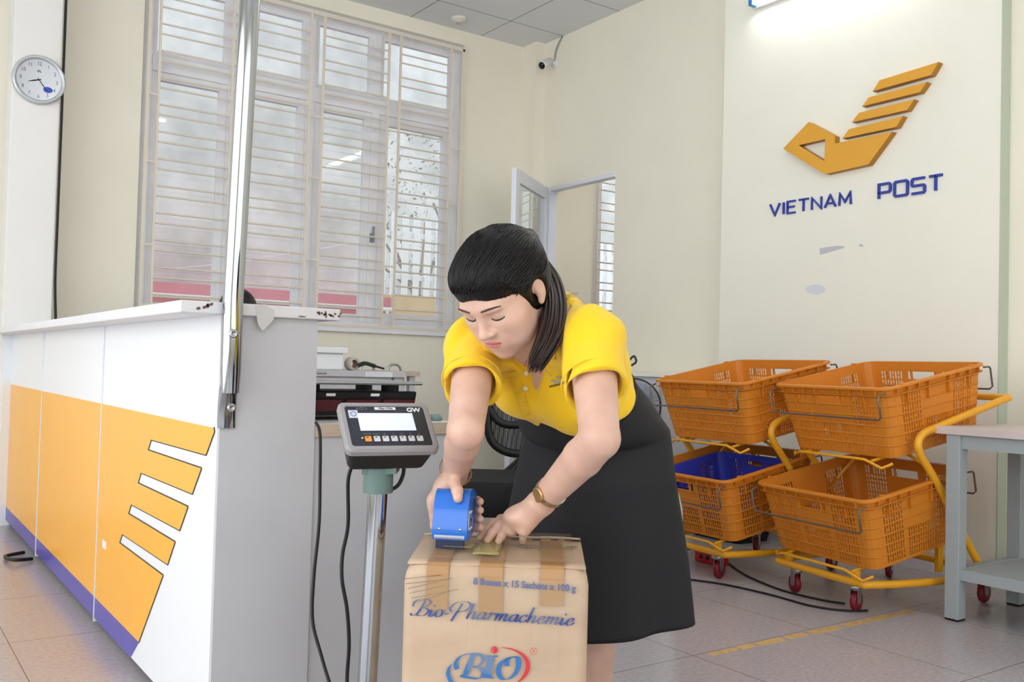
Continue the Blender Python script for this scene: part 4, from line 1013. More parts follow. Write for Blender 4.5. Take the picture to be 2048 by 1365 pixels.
def make_cart(label, loc, rz, seat):
    c = thing('basket_cart', label, 'cart', loc, (0, 0, rz), group=None)
    hw = .345
    m_ = MB(); zb_ = .135
    loop = crom([(.02, -.20, zb_), (.02, .20, zb_), (.06, .27, zb_), (.35, hw-.03, zb_), (.70, hw-.03, zb_), (.77, hw-.07, zb_), (.77, -hw+.07, zb_), (.70, -hw+.03, zb_), (.35, -hw+.03, zb_), (.06, -.27, zb_)], 6, closed=True)
    m_.tube(loop, .0145, 10, closed=True, flat=1.15, ref=(0, 0, 1)); m_.build('base_frame', M_yel, c, world=False)
    for s_ in (-1, 1):
        y = s_*hw
        pts = crom([(.66, y, .135), (.56, y, .26), (.44, y, .42), (.33, y, .57), (.245, y, .67), (.225, y, .725), (.255, y, .765), (.33, y, .79), (.50, y, .84), (.66, y, .885), (.79, y, .922)], 6)
        MB().tube(pts, .0165, 12).build('side_tube', M_yel, c, world=False)
    MB().tube([(.785, -hw, .921), (.785, hw, .921)], .0155, 12).build('handle_bar', M_yel, c, world=False)
    # trays: bent flat bars under each crate
    for (x0, z0, nm) in ((0, .19, 'lower_tray'), (.10, .65, 'upper_tray')):
        ta = math.tan(R_(11.5)); m_ = MB()
        def tz_(x): return z0-.012+(x-x0)*ta
        for s_ in (-1, 1): m_.tube([(x0+.01, s_*.20, tz_(x0)), (x0+.55, s_*.20, tz_(x0+.55))], .007, 8)
        lip = [(x0+.03, -.30, tz_(x0)-.0), (x0-.0, -.27, tz_(x0)-.022), (x0-.015, -.19, tz_(x0)+.008), (x0-.015, .19, tz_(x0)+.008), (x0-.0, .24, tz_(x0)-.012), (x0+.02, .26, tz_(x0))]
        m_.tube(lip, .0065, 8); m_.tube([(x0+.55, -.3, tz_(x0+.55)), (x0+.55, .3, tz_(x0+.55))], .008, 8)
        m_.build(nm, M_yel, c, world=False)
        if nm == 'upper_tray':
            for s_ in (-1, 1):
                for pp in ([(.60, s_*.2, tz_(.60)), (.42, s_*hw, .45)], [(.30, s_*.2, tz_(.30)), (.30, s_*hw, .62)]): MB().tube(pp, .008, 8).build('tray_bracket', M_yel, c, world=False)
        else:
            for s_ in (-1, 1):
                MB().box(x0+.02, x0+.05, s_*.2-.01, s_*.2+.01, .148, tz_(x0)+.002).build('tray_bracket', M_yel, c, world=False)
                MB().box(.52, .55, s_*.2-.01, s_*.2+.01, .14, tz_(.53)).build('tray_bracket', M_yel, c, world=False)
    M_wheel = mat('maroon_wheel', (122, 20, 34), .4)
    for (x, y, a) in ((.06, -.17, 20), (.06, .17, 75), (.74, -.26, 10), (.74, .26, 30)):
        ca = Vector((math.cos(R_(a)), math.sin(R_(a)), 0)); cs = Vector((-ca.y, ca.x, 0)); w0 = Vector((x, y, .0425))+ca*.02
        k = MB(); k.cyl((x, y, .135), (x, y, .112), .009, 10); k.lathe((x, y, .112), (0, 0, -1), [(.03, 0), (.032, .006), (.026, .014)], 20)
        for s_ in (-1, 1): k.obox(Vector((x, y, .074))+ca*.012+cs*s_*.017, ca*.016, cs*.0015, Vector((0, 0, .034)))
        ko = k.build('caster', M_steel, c, world=False)
        MB().lathe(w0-cs*.012, cs, [(.015, 0), (.039, 0), (.042, .004), (.042, .020), (.039, .024), (.015, .024)], 24).build('wheel', M_wheel, ko, world=False)
        MB().lathe(w0-cs*.0145, cs, [(.013, 0), (.013, .029)], 14).build('hub', M_steel, ko, world=False)
    return c
carts = [((3.48, 2.597), -9, 'yellow tubular basket cart beside the grey work table'), ((3.42, 3.32), -5, 'yellow tubular basket cart nearer the woman and the fan')]
TILT = R_(11.5)
proto = make_crate('plastic_crate', '', M_crate, M_wire)
labs = [('orange perforated crate on the lower tray of the cart beside the grey table', 'orange perforated crate on the upper tray of the cart beside the grey table'),
        ('orange perforated crate on the lower tray nearer the woman, holding a blue crate', 'orange perforated crate on the upper tray of the cart nearer the woman')]
first = True
cart0 = None
for ci, ((cx, cy), ra, lab) in enumerate(carts):
    if cart0 is None: c = cart0 = make_cart(lab, (cx, cy, 0), R_(ra), None)
    else: c = copy_tree(cart0); c.location = (cx, cy, 0); c.rotation_euler = (0, 0, R_(ra)); c['label'] = lab
    c['group'] = 'basket carts by the sign board'
    for li, (x0, zb_) in enumerate(((.0, .195), (.10, .655))):
        k = proto if first else copy_tree(proto); first = False
        k['label'] = labs[ci][li]; k['group'] = 'orange crates on the two carts'
        Rz = Matrix.Rotation(R_(ra), 4, 'Z'); off = Rz @ Vector((x0+.0, 0, 0))
        # crate centre of its bottom, tilted back about the front lower edge
        h = CL2-.03; loc = Rz @ Vector((x0+.035+h*math.cos(TILT), 0, zb_+h*math.sin(TILT)))
        k.location = (cx+loc.x, cy+loc.y, loc.z)
        k.rotation_euler = (Matrix.Rotation(R_(ra), 3, 'Z') @ Matrix.Rotation(-TILT, 3, 'Y')).to_euler()
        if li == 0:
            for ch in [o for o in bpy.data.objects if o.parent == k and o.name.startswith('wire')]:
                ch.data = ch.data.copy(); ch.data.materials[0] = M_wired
        if ci == 1 and li == 0: blue_at = (k.location.copy(), k.rotation_euler.copy())
kb = make_crate('plastic_crate', 'small royal blue perforated crate lying inside the lower orange crate', M_cratebl, M_wire, wire=False)
loc, rot = blue_at; Rm = rot.to_matrix()
kb.scale = (.80, .78, .66); kb.rotation_euler = rot
kb.location = loc+Rm @ Vector((-.01, .03, .07))

# grey cabinets against the right wall, ledge, papers
M_cab = mat('grey_cabinet', (196, 198, 204), .45)
for k, (y0, y1, lb_) in enumerate(((4.32, 4.78, 'grey steel cabinet behind the fan, the one next to the cream board'), (4.79, 5.25, 'grey steel cabinet behind the fan, the one next to the mirror doorway'))):
    c = thing('steel_cabinet', lb_, 'cabinet', (4.4, (y0+y1)/2, 0), group='grey cabinets along the right wall')
    MB().box(4.22, XW-.01, y0, y1, .0, .96).build('cabinet_body', M_cab, c, bevel=.003)
    MB().box(4.205, 4.22, y0+.02, y1-.02, .05, .94).build('cabinet_door', M_cab, c, bevel=.003)
    MB().box(4.20, 4.206, y0+.1, y1-.06, .862, .872).build('handle_slot', M_black, c)
    MB().box(4.19, 4.206, y0+.06, y0+.07, .5, .56).build('cabinet_handle', M_black, c)
# low cream shelf board on the cabinets
tag(MB().box(4.2, XW-.01, 4.3, 5.27, .96, .985).build('shelf_board', M_wallb, bevel=.002), 'thin cream board lying along the tops of the grey cabinets', 'board')
# black bin and red extension box under the carts
q = thing('power_strip', 'red extension socket box on the floor under the baskets', 'socket', onZ(1437, 1130, 0.0))
pc2 = onZ(1437, 1131, .0)
MB().obox(pc2+Vector((0, .05, .032)), (.035, .0, 0), (0, .09, 0), (0, 0, .03)).build('socket_body', mat('signal_red', (196, 38, 40), .35), q, bevel=.008)
mb = MB()
for k in range(3): mb.lathe(pc2+Vector((-.0355, .0+.045*k, .032)), (-1, 0, 0), [(.013, 0), (.012, .0015), (.001, .0016)], 14)
mb.build('socket_face', M_black, q)
def floor_cable(name, lab, pts, r=.005, m=None):
    P = crom([onZ(x, y, r) for x, y in pts], 8); tag(MB().tube(P, r, 6).build(name, m or M_cable), lab, 'cable')
floor_cable('floor_cable', 'black cable running along the floor in front of the cart casters', ((1366, 1158), (1450, 1170), (1540, 1190), (1620, 1212), (1690, 1222), (1735, 1222)))
floor_cable('floor_cable', 'black cable on the floor running back from the casters to the red socket box', ((1455, 1125), (1490, 1150), (1560, 1180), (1640, 1200), (1690, 1208)))
floor_cable('floor_cable', 'short black cable on the floor beside the pale appliance', ((1372, 1098), (1395, 1100), (1420, 1112), (1436, 1124)))
dark = thing('storage_bin', 'low black bin lying in the dark beneath the carts', 'bin', (4.40, 3.9, 0))
MB().loft([[Vector((4.40+x*s_, 3.9+y*s_, z)) for x, y in rrect(.16, .22, .04)] for s_, z in ((.85, 0), (1, .14), (.96, .14), (.83, .01))], cap=True, smooth=False).build('bin_body', M_black, dark)
MB().tube([(4.24, 3.8, .13), (4.21, 3.82, .15), (4.21, 3.98, .15), (4.24, 4.0, .13)], .006, 8).build('handle', M_black, dark)

# grey table at the right edge
M_tg = mat('grey_green_steel', (160, 168, 170), .5)
tbl = thing('work_table', 'grey steel work table with pale wood top at the right edge of the picture', 'table', (4.05, 1.4, 0))
MB().box(3.735, 4.34, .45, 2.20, .767, .80).build('table_top', mat('pale_wood', (205, 192, 186), .45, var=.08, vscale=10, stretch=(14, 1, 1)), tbl, bevel=.002)
for x, y in ((3.775, 2.125), (4.275, 2.125), (3.775, .55), (4.275, .55)): MB().box(x-.03, x+.03, y-.03, y+.03, .008, .767).build('leg', M_tg, tbl, bevel=.003)
m_ = MB()
for x, y in ((3.775, 2.125), (4.275, 2.125), (3.775, .55), (4.275, .55)): MB().box(x-.028, x+.028, y-.028, y+.028, 0, .009).build('foot_cap', M_black, tbl)
MB().box(3.76, 3.79, .58, 2.095, .71, .765).box(4.26, 4.29, .58, 2.095, .71, .765).box(3.805, 4.245, 2.11, 2.14, .71, .765).build('apron', M_tg, tbl)
MB().box(3.76, 3.80, .58, 2.095, .17, .215).box(4.25, 4.29, .58, 2.095, .17, .215).box(3.805, 4.245, 2.10, 2.14, .17, .215).build('stretcher', M_tg, tbl)
MB().box(3.80, 4.25, .58, 2.10, .20, .212).build('lower_shelf', M_tg, tbl)
# small dark shelf object behind the table, far wall upright pipe

# worn yellow floor line
M_line = mat('worn_yellow_paint', (206, 170, 110), .6, var=.25, vscale=30)
A_ = onZ(1420, 1310, 0); B_ = onZ(1830, 1222, 0); mb = MB(); rs = np.random.RandomState(9)
d_ = (B_-A_); L_ = d_.length; d_.normalize(); n_ = Vector((-d_.y, d_.x, 0)); s_ = 0
while s_ < L_:
    ln_ = .05+.16*rs.rand(); w_ = .012+.012*rs.rand(); p0, p1 = A_+d_*s_, A_+d_*min(s_+ln_, L_)
    mb.prism([p0+n_*w_, p1+n_*w_*(.7+.4*rs.rand()), p1-n_*w_*(.7+.4*rs.rand()), p0-n_*w_], (0, 0, .0006)); s_ += ln_+.03*rs.rand()
o_ = mb.build('floor_marking', M_line); tag(o_, 'worn yellow painted line on the floor tiles in front of the carts', 'marking')

# ------------------------------------------------------------------ stand fan and pale appliance
fanC = onX(1268, 812, 3.95)
fan = thing('stand_fan', 'grey wire-caged stand fan half hidden behind the skirt', 'fan', (fanC.x, fanC.y, 0))
fd = Vector((-.82, -.57, 0)).normalized(); fx = fd.cross(Vector((0, 0, 1)))
RF = .165
m_ = MB()
def fpt(a, r, h): return fanC+fd*h+fx*(r*math.cos(a))+Vector((0, 0, r*math.sin(a)))
for k in range(72):
    a = 2*PI*k/72; m_.tube([fpt(a, .035, .07), fpt(a, .09, .068), fpt(a, RF*.93, .045), fpt(a, RF, .01), fpt(a, RF*.93, -.04), fpt(a, .05, -.06)], .0011, 4)
for r_, h in ((.07, .07), (.115, .062), (.035, .072)): m_.tube([fpt(2*PI*k/40, r_, h) for k in range(40)], .0014, 4, closed=True)
m_.build('cage', mat('fan_wire', (110, 112, 118), .35, metal=.5), fan)
MB().tube([fpt(2*PI*k/48, RF+.002, .008) for k in range(48)], .005, 8, closed=True).build('cage_ring', M_black, fan)
m_ = MB()
for b in range(3):
    g = []
    for i in range(7):
        r_ = .03+i*.019; row = []
        for j in range(5): a = 2*PI*b/3+(j-2)*(.42-.02*i); row.append(fpt(a, r_, .012*(j-2)*.9))
        g.append(row)
    m_.add([p for r in g for p in r], [(i*5+j, (i+1)*5+j, (i+1)*5+j+1, i*5+j+1) for i in range(6) for j in range(4)], True)
m_.build('blades', mat('fan_blade', (170, 182, 200), .3, alpha=.8), fan, solid=.0015)
MB().lathe(fanC-fd*.14, fd, [(.02, 0), (.05, .02), (.055, .09), (.03, .13), (.03, .20), (.028, .213), (.001, .214)], 24).build('motor', M_grey, fan)
MB().cyl((fanC-fd*.08).to_tuple(), (fanC.x-fd.x*.08, fanC.y-fd.y*.08, .03), .013, 14).build('pole', M_grey, fan)
MB().lathe((fanC.x-fd.x*.08, fanC.y-fd.y*.08, 0), (0, 0, 1), [(.19, 0), (.19, .012), (.15, .03), (.02, .045)], 32).build('base', M_grey, fan)
ap = at(1322, 1035, 4.0); 
hx = thing('pedestal_appliance', 'tall pale rounded appliance with black side grille just behind the skirt', 'appliance', (ap.x, ap.y, 0))
MB().lathe((ap.x, ap.y, 0), (0, 0, 1), [(.10, 0), (.10, .012), (.06, .03), (.05, .06)], 28).build('base', M_grey, hx)
m_ = MB(); rings = []
for z, w_ in ((.02, .05), (.03, .07), (.1, .09), (.2, .125), (.33, .145), (.42, .14), (.48, .115), (.52, .07), (.533, .015)):
    rings.append([Vector((ap.x, ap.y, z))+Rh*(w_*math.copysign(abs(math.cos(a))**.7, math.cos(a))*.62)+Fh*(w_*math.sin(a)) for a in [2*PI*k/28 for k in range(28)]])
m_.loft(rings); m_.build('housing', mat('aged_white_plastic', (206, 210, 204), .4), hx)
m_ = MB()
for k in range(22):
    z = .16+k*.010; m_.tube([Vector((ap.x, ap.y, z))+Rh*(.13*.62*.9+.012*math.sin(PI*j/6))+Fh*(-.10+.2*j/6) for j in range(7)], .0035, 4)
m_.build('grille', M_black, hx)

# ------------------------------------------------------------------ mesh office chair behind the woman
M_mesh = bpy.data.materials.new('chair_mesh'); M_mesh.use_nodes = True
nt = M_mesh.node_tree; b = nt.nodes['Principled BSDF']; b.inputs['Base Color'].default_value = (.02, .025, .025, 1); b.inputs['Roughness'].default_value = .6
tc = nt.nodes.new('ShaderNodeTexCoord'); mp = nt.nodes.new('ShaderNodeMapping'); mp.inputs['Scale'].default_value = (260, 260, 260); nt.links.new(tc.outputs['Object'], mp.inputs[0])
ck = nt.nodes.new('ShaderNodeTexVoronoi'); ck.inputs['Scale'].default_value = 1; ck.inputs['Randomness'].default_value = 0; nt.links.new(mp.outputs[0], ck.inputs[0])
gt = nt.nodes.new('ShaderNodeMath'); gt.operation = 'GREATER_THAN'; gt.inputs[1].default_value = .34; nt.links.new(ck.outputs[0], gt.inputs[0]); nt.links.new(gt.outputs[0], b.inputs['Alpha'])
DC = 3.08
def chp(x, y, d=DC): return at(x, y, d)
ch = thing('office_chair', 'black office chair with arched mesh backrest behind the carton', 'chair', (chp(1000, 950, 2.9).x, chp(1000, 950, 2.9).y, 0))
fr_o = [chp(*p) for p in ((984, 760), (976, 800), (975, 850), (985, 885), (1015, 905), (1060, 908), (1105, 903), (1135, 880), (1145, 830), (1142, 775), (1125, 735), (1060, 722), (1005, 730))]
FO = crom(fr_o, 6, closed=True)
MB().tube(FO, .014, 10, closed=True).build('back_frame', M_black, ch)
cen = sum(FO, Vector())/len(FO); mb = MB(); mb.add([cen]+FO, [(0, 1+i, 1+(i+1) % len(FO)) for i in range(len(FO))]); mb.build('back_mesh', M_mesh, ch)
MB().tube(crom([chp(977, 815), chp(1000, 845), chp(1040, 850), chp(1090, 835), chp(1145, 835)], 6), .013, 10).build('cross_bar', M_black, ch)
se = []
sc0 = at(1008, 985, 2.86)
mb = MB()
for k, (s_, dz) in enumerate(((.9, -.05), (1, -.035), (1.02, 0), (.97, .035), (.86, .05))):
    mb_r = [Vector((sc0.x, sc0.y, sc0.z+dz))+Rh*(x*s_)+Fh*(y*s_+.0) for x, y in rrect(.21, .20, .09, 5)]; se.append(mb_r)
mb.loft(se); mb.build('seat', mat('black_fabric', (18, 18, 20), .85, bump=.3, bscale=200), ch)
MB().tube([sc0+Fh*.15, sc0+Fh*.26+Vector((0, 0, .02)), chp(1060, 908, 3.1)], .018, 10).build('back_bracket', M_black, ch)
MB().cyl((sc0.x, sc0.y, sc0.z-.04), (sc0.x, sc0.y, .10), .025, 16).build('gas_column', M_chrome, ch)
mb = MB()
for k in range(5):
    a = 2*PI*k/5+.3; mb.tube([(sc0.x, sc0.y, .12), (sc0.x+.22*math.cos(a), sc0.y+.22*math.sin(a), .075)], [.022, .014], 8)
mb.build('star_base', M_black, ch)
for k in range(5):
    a = 2*PI*k/5+.3; p = Vector((sc0.x+.22*math.cos(a), sc0.y+.22*math.sin(a), .03)); MB().cyl(p+Vector((-.018*math.sin(a), .018*math.cos(a), 0)), p-Vector((-.018*math.sin(a), .018*math.cos(a), 0)), .03, 16).build('caster', M_black, ch)
# cables in front of the counter end
def cab(name, lab, pts, r=.0042): tag(MB().tube(crom([at(*p) for p in pts], 8), r, 8).build(name, M_cable), lab, 'cable')
cab('power_cable', 'black cable hanging from the desk edge down past the counter end', ((632, 846, 2.42), (640, 870, 2.38), (640, 960, 2.36), (638, 1050, 2.33), (628, 1150, 2.30), (625, 1240, 2.26), (642, 1310, 2.22), (660, 1370, 2.18), (690, 1460, 2.1)))
cab('indicator_cable', 'black cable hanging from the left of the weight indicator', ((703, 935, 2.02), (696, 965, 2.02), (696, 1050, 2.03), (685, 1110, 2.03), (684, 1160, 2.02), (694, 1220, 2.02), (698, 1290, 2.02), (694, 1370, 2.02), (700, 1480, 2.0)))
cab('sensor_cable', 'short black cable looping from the indicator to its column', ((808, 933, 2.0), (806, 950, 2.0), (797, 970, 2.0), (782, 979, 1.99), (768, 970, 1.985), (763, 952, 1.985)))
# seated colleague: only the top of the dark head shows over the countertop
pz0 = onY(474, 601, 4.0)
from mathutils.bvhtree import BVHTree
# ------------------------------------------------------------------ smooth bodies: distance fields meshed on a sparse grid
def nv(v): return np.array(tuple(v), dtype=np.float64)
class SDF:
    """list of primitives joined one after another with a soft blend; meshed by surface nets"""
    def __init__(s): s.p = []
    def _add(s, fn, c, rad, k, op): s.p.append((fn, nv(c), rad, k, op)); return s
    def cone(s, a, b, ra, rb, k=.02, op='u', flat=None, fr=1.0):
        a, b = nv(a), nv(b); ab = b-a; L2 = ab@ab
        fl = None if flat is None else nv(flat)/np.linalg.norm(nv(flat))
        def fn(P):
            q = P-a; t = np.clip(q@ab/L2, 0, 1); d = q-t[:, None]*ab
            if fl is not None:
                c = d@fl; d = d+np.outer(c*(1/fr-1), fl)
            return np.sqrt((d*d).sum(1))-(ra+(rb-ra)*t)
        return s._add(fn, (a+b)/2, math.sqrt(L2)/2+max(ra, rb), k, op)
    def ell(s, c, r, M=None, k=.02, op='u'):
        c = nv(c); r = np.array(r, float); M = np.eye(3) if M is None else M      # M columns = axes
        def fn(P):
            q = (P-c)@M; k0 = np.sqrt(((q/r)**2).sum(1)); k1 = np.sqrt(((q/r**2)**2).sum(1))+1e-9
            return k0*(k0-1)/k1
        return s._add(fn, c, max(r), k, op)
    def custom(s, fn, c, rad, k=0, op='u'): return s._add(fn, c, rad, k, op)
    def ev(s, P, prims):
        d = np.full(len(P), 1e3)
        for fn, c, rad, k, op in prims:
            e = fn(P)
            if op == 'u':
                if k > 0: h = np.clip(.5+.5*(d-e)/k, 0, 1); d = d*(1-h)+e*h-k*h*(1-h)
                else: d = np.minimum(d, e)
            elif op == 's':
                if k > 0: h = np.clip(.5-.5*(d+e)/k, 0, 1); d = d*(1-h)-e*h+k*h*(1-h)
                else: d = np.maximum(d, -e)
            elif op == 'i': d = np.maximum(d, e)
            elif op == 'd': d = d+e      # displacement
        return d
    def mesh(s, h=.003, B=14, disp=None):
        lo = np.min([c-r-.03 for f, c, r, k, op in s.p if op == 'u'], axis=0); hi = np.max([c+r+.03 for f, c, r, k, op in s.p if op == 'u'], axis=0)
        bs = h*B; nb = np.ceil((hi-lo)/bs).astype(int)
        ii = np.stack(np.meshgrid(*[np.arange(n) for n in nb], indexing='ij'), -1).reshape(-1, 3)
        cen = lo+(ii+.5)*bs; dd = s.ev(cen, s.p); act = ii[np.abs(dd) < bs*1.6]
        g = np.arange(-1, B+1); G = np.stack(np.meshgrid(g, g, g, indexing='ij'), -1).reshape(-1, 3); n = B+2
        BIG = 1 << 20; keys = []; verts = []; quads = []
        C8 = [(i, j, k) for i in (0, 1) for j in (0, 1) for k in (0, 1)]
        E12 = [(a, b) for a in range(8) for b in range(a+1, 8) if bin(a ^ b).count('1') == 1]
        for bi in act:
            c = lo+(bi+.5)*bs; rr = bs*.87+2*h
            pr = [p for p in s.p if p[4] in ('i', 'd') or np.linalg.norm(p[1]-c) < p[2]+rr+p[3]+.03]
            if not any(p[4] == 'u' for p in pr): continue
            P = lo+(bi*B+G)*h; D = s.ev(P, pr).reshape(n, n, n); S = D < 0
            if S.all() or not S.any(): continue
            cor = np.stack([D[i:n-1+i, j:n-1+j, k:n-1+k] for i, j, k in C8], -1); sg = cor < 0
            am = sg.any(-1) & ~sg.all(-1); cells = np.argwhere(am)
            if len(cells) == 0: continue
            cv = cor[am]; acc = np.zeros((len(cells), 3)); cnt = np.zeros(len(cells))
            for a, b in E12:
                va, vb = cv[:, a], cv[:, b]; m = (va < 0) != (vb < 0); t = np.where(m, va/np.where(m, va-vb, 1), 0)
                pa, pb = np.array(C8[a]), np.array(C8[b]); acc += m[:, None]*(pa+(pb-pa)*t[:, None]); cnt += m
            gi = bi*B+cells-1; pos = lo+(gi+acc/cnt[:, None])*h
            key = (gi[:, 0]+4)*BIG*BIG+(gi[:, 1]+4)*BIG+(gi[:, 2]+4); keys.append(key); verts.append(pos)
            idm = {}
            for ax in range(3):
                o1, o2 = [(1, 2), (2, 0), (0, 1)][ax]
                sl = [slice(1, B+1)]*3; s0 = S[tuple(sl)]; sl2 = list(sl); sl2[ax] = slice(2, B+2); s1 = S[tuple(sl2)]
                ed = np.argwhere(s0 != s1)
                if len(ed) == 0: continue
                flip = s0[tuple(ed.T)]; e = bi*B+ed
                q = []
                for da, db in ((0, 0), (-1, 0), (-1, -1), (0, -1)):
                    v = e.copy(); v[:, o1] += da; v[:, o2] += db; q.append((v[:, 0]+4)*BIG*BIG+(v[:, 1]+4)*BIG+(v[:, 2]+4))
                q = np.stack(q, 1); q[~flip] = q[~flip][:, ::-1]; quads.append(q)
        K = np.concatenate(keys); V = np.concatenate(verts); Q = np.concatenate(quads)
        uk, idx = np.unique(K, return_index=True); V = V[idx]; f = np.searchsorted(uk, Q); f = np.clip(f, 0, len(uk)-1); ok = (uk[f] == Q).all(1)
        f = f[ok]
        return V, f
def relax(V, F, it=1, w=.4):
    for _ in range(it):
        acc = np.zeros_like(V); cnt = np.zeros(len(V))
        for a, b in ((0, 1), (1, 2), (2, 3), (3, 0)):
            np.add.at(acc, F[:, a], V[F[:, b]]); np.add.at(acc, F[:, b], V[F[:, a]]); np.add.at(cnt, F[:, a], 1); np.add.at(cnt, F[:, b], 1)
        m = cnt > 0; V = V.copy(); V[m] = V[m]*(1-w)+w*acc[m]/cnt[m, None]
    return V
def np_obj(name, V, F, mats, parent=None, fmat=None, smooth=True):
    me = bpy.data.meshes.new(name)
    if parent is not None: inv = np.array(WM(parent).inverted()); V = V@inv[:3, :3].T+inv[:3, 3]
    me.from_pydata(V.tolist(), [], F.tolist())
    for m in (mats if isinstance(mats, (list, tuple)) else [mats]): me.materials.append(m)
    if fmat is not None: me.polygons.foreach_set('material_index', fmat.astype(np.int32))
    me.polygons.foreach_set('use_smooth', np.full(len(me.polygons), smooth)); me.update()
    o = bpy.data.objects.new(name, me); COL.objects.link(o)
    if parent is not None: o.parent = parent
    return o

M_skin = bpy.data.materials.new('skin'); M_skin.use_nodes = True
def setup_skin(m, c0, c1, rough=.45):
    nt = m.node_tree; b = nt.nodes['Principled BSDF']; tc = nt.nodes.new('ShaderNodeTexCoord'); n = nt.nodes.new('ShaderNodeTexNoise'); n.inputs['Scale'].default_value = 18; n.inputs['Detail'].default_value = 4
    nt.links.new(tc.outputs['Object'], n.inputs[0]); rp = nt.nodes.new('ShaderNodeValToRGB'); rp.color_ramp.elements[0].position = .35; rp.color_ramp.elements[1].position = .68
    rp.color_ramp.elements[0].color = (*lin(c0), 1); rp.color_ramp.elements[1].color = (*lin(c1), 1); nt.links.new(n.outputs[0], rp.inputs[0]); nt.links.new(rp.outputs[0], b.inputs['Base Color'])
    b.inputs['Roughness'].default_value = rough; b.inputs['Subsurface Weight'].default_value = .12; b.inputs['Subsurface Radius'].default_value = (.010, .004, .002); b.inputs['Subsurface Scale'].default_value = .6
setup_skin(M_skin, (208, 168, 148), (220, 182, 162))
M_lip = mat('lips', (200, 122, 114), .4); M_nail = mat('nail', (232, 190, 178), .2)
M_shirt = mat('yellow_knit', (250, 205, 20), .8, var=.04, vscale=6, bump=.25, bscale=420, sheen=.2)
M_skirt = mat('black_skirt_cloth', (24, 24, 28), .75, bump=.15, bscale=300)
M_btn = mat('white_button', (240, 238, 228), .3); M_gold = mat('gold', (214, 170, 110), .25, metal=.9); M_silv = mat('silver', (210, 206, 200), .25, metal=.9)

# --- joints (world) --------------------------------------------------------
S = KP
Zv = Vector((0, 0, 1))
hipC = pat(1192, 885, 2.27); neckC = pat(1088, 640, 1.90)
spine = (neckC-hipC).normalized()
th = R_(47); side = (Rh*math.cos(th)-Fh*math.sin(th)); side = (side-spine*side.dot(spine)).normalized()      # towards her left
front = spine.cross(side).normalized()
if front.dot(-Zv) < 0: front = -front
th2 = R_(30); sideh = Rh*math.cos(th2)-Fh*math.sin(th2)
faceh = (-Fh*math.cos(th2)-Rh*math.sin(th2))
chestC = neckC-spine*.145*S; waistC = neckC-spine*.325*S+Vector((0, 0, .01))
LS = pat(1182, 682, 1.80); RS = pat(952, 694, 1.945)
LE = pat(1200, 878, 1.62); RE = pat(931, 862, 1.72)
LW_ = pat(1086, 1002, 1.79); RW = pat(909, 950, 1.90)
person = thing('person', 'woman in yellow polo shirt and black skirt bending over the carton, holding the tape dispenser', 'person', (hipC.x, hipC.y, 0))

body = SDF()
def body_torso(sd, infl=0., skirt=False):
    def eseg(a, b, wa, ta, wb, tb, sv, k=.04):
        a_, b_ = nv(a), nv(b); ab = b_-a_; L = np.linalg.norm(ab); ax = ab/L; sv_ = nv(sv); sv_ = sv_-ax*(sv_@ax); sv_ /= np.linalg.norm(sv_); fv = np.cross(ax, sv_)
        wa, wb, ta, tb = [x*S+infl for x in (wa, wb, ta, tb)]
        def fn(P):
            q = P-a_; u = q@ax; t = np.clip(u/L, 0, 1); t = t*t*(3-2*t); w = wa+(wb-wa)*t; tt = ta+(tb-ta)*t
            x = (q@sv_)/w; y = (q@fv)/tt; over = np.where(u < 0, -u, np.where(u > L, u-L, 0)); m = np.minimum(w, tt); rz = over/(m*.9)
            k0 = np.sqrt(x*x+y*y+rz*rz); return (k0-1)*m*.9
        sd.custom(fn, (a_+b_)/2, L/2+max(wa, wb), k)
    eseg(hipC, waistC, .155, .108, .116, .094, sideh)
    eseg(waistC, chestC, .116, .094, .128, .098, side)
    eseg(chestC, neckC-spine*.05*S, .130, .096, .095, .066, side)
    sd.cone(LS, neckC-spine*.03*S, .052*S+infl, .046*S+infl, k=.05); sd.cone(RS, neckC-spine*.03*S, .052*S+infl, .046*S+infl, k=.05)
    for s_ in (-1, 1):
        bc = chestC+side*(.066*S*s_)+front*.066*S-spine*.035*S
        sd.ell(bc, (.066*S+infl, .060*S+infl, .062*S+infl), k=.05)
body_torso(body)
headC = pat(1006, 583, 1.80)
hy_, hp_ = R_(33), R_(40)
fh = ((-Fh*math.cos(hy_)-Rh*math.sin(hy_))*math.cos(hp_)-Zv*math.sin(hp_)).normalized()      # face direction
lh = (Rh*math.cos(hy_)-Fh*math.sin(hy_)); lh = (lh+Zv*.05).normalized(); lh = (lh-fh*lh.dot(fh)).normalized()
uh = lh.cross(fh)
if uh.z < 0: uh = -uh
HM = np.array([nv(lh), nv(fh), nv(uh)]).T
HS = S*1.0
def hp(x, y, z): return headC+lh*(x*HS)+fh*(y*HS)+uh*(z*HS)
# neck
body.cone(neckC-spine*.02*S, hp(0, -.03, -.055), .054*S, .050*S, k=.03)
def E_(x, y, z, a, b, c, k=.015, op='u', rot=None):
    body.ell(hp(x, y, z), (a*HS, b*HS, c*HS), HM, k=k*HS, op=op)
E_(0, -.012, .032, .073, .090, .080, .03)          # skull
E_(0, .030, .020, .062, .058, .062, .03)           # forehead
E_(0, .030, -.040, .056, .056, .066, .03)          # mid face
for s_ in (-1, 1):
    E_(s_*.036, .052, -.024, .026, .026, .024, .025)         # cheekbone
    E_(s_*.030, .040, -.064, .026, .032, .026, .03)          # jaw
E_(0, .062, -.093, .022, .020, .017, .022)         # chin
E_(0, .074, -.057, .026, .016, .022, .02)          # muzzle
for s_ in (-1, 1): E_(s_*.030, .096, .004, .017, .014, .011, .014, 's')    # sockets
E_(0, .086, .020, .045, .010, .008, .018)          # brow
for s_ in (-1, 1):
    E_(s_*.030, .0735, .003, .0135, .0125, .0115, .004)        # closed lid over the eye
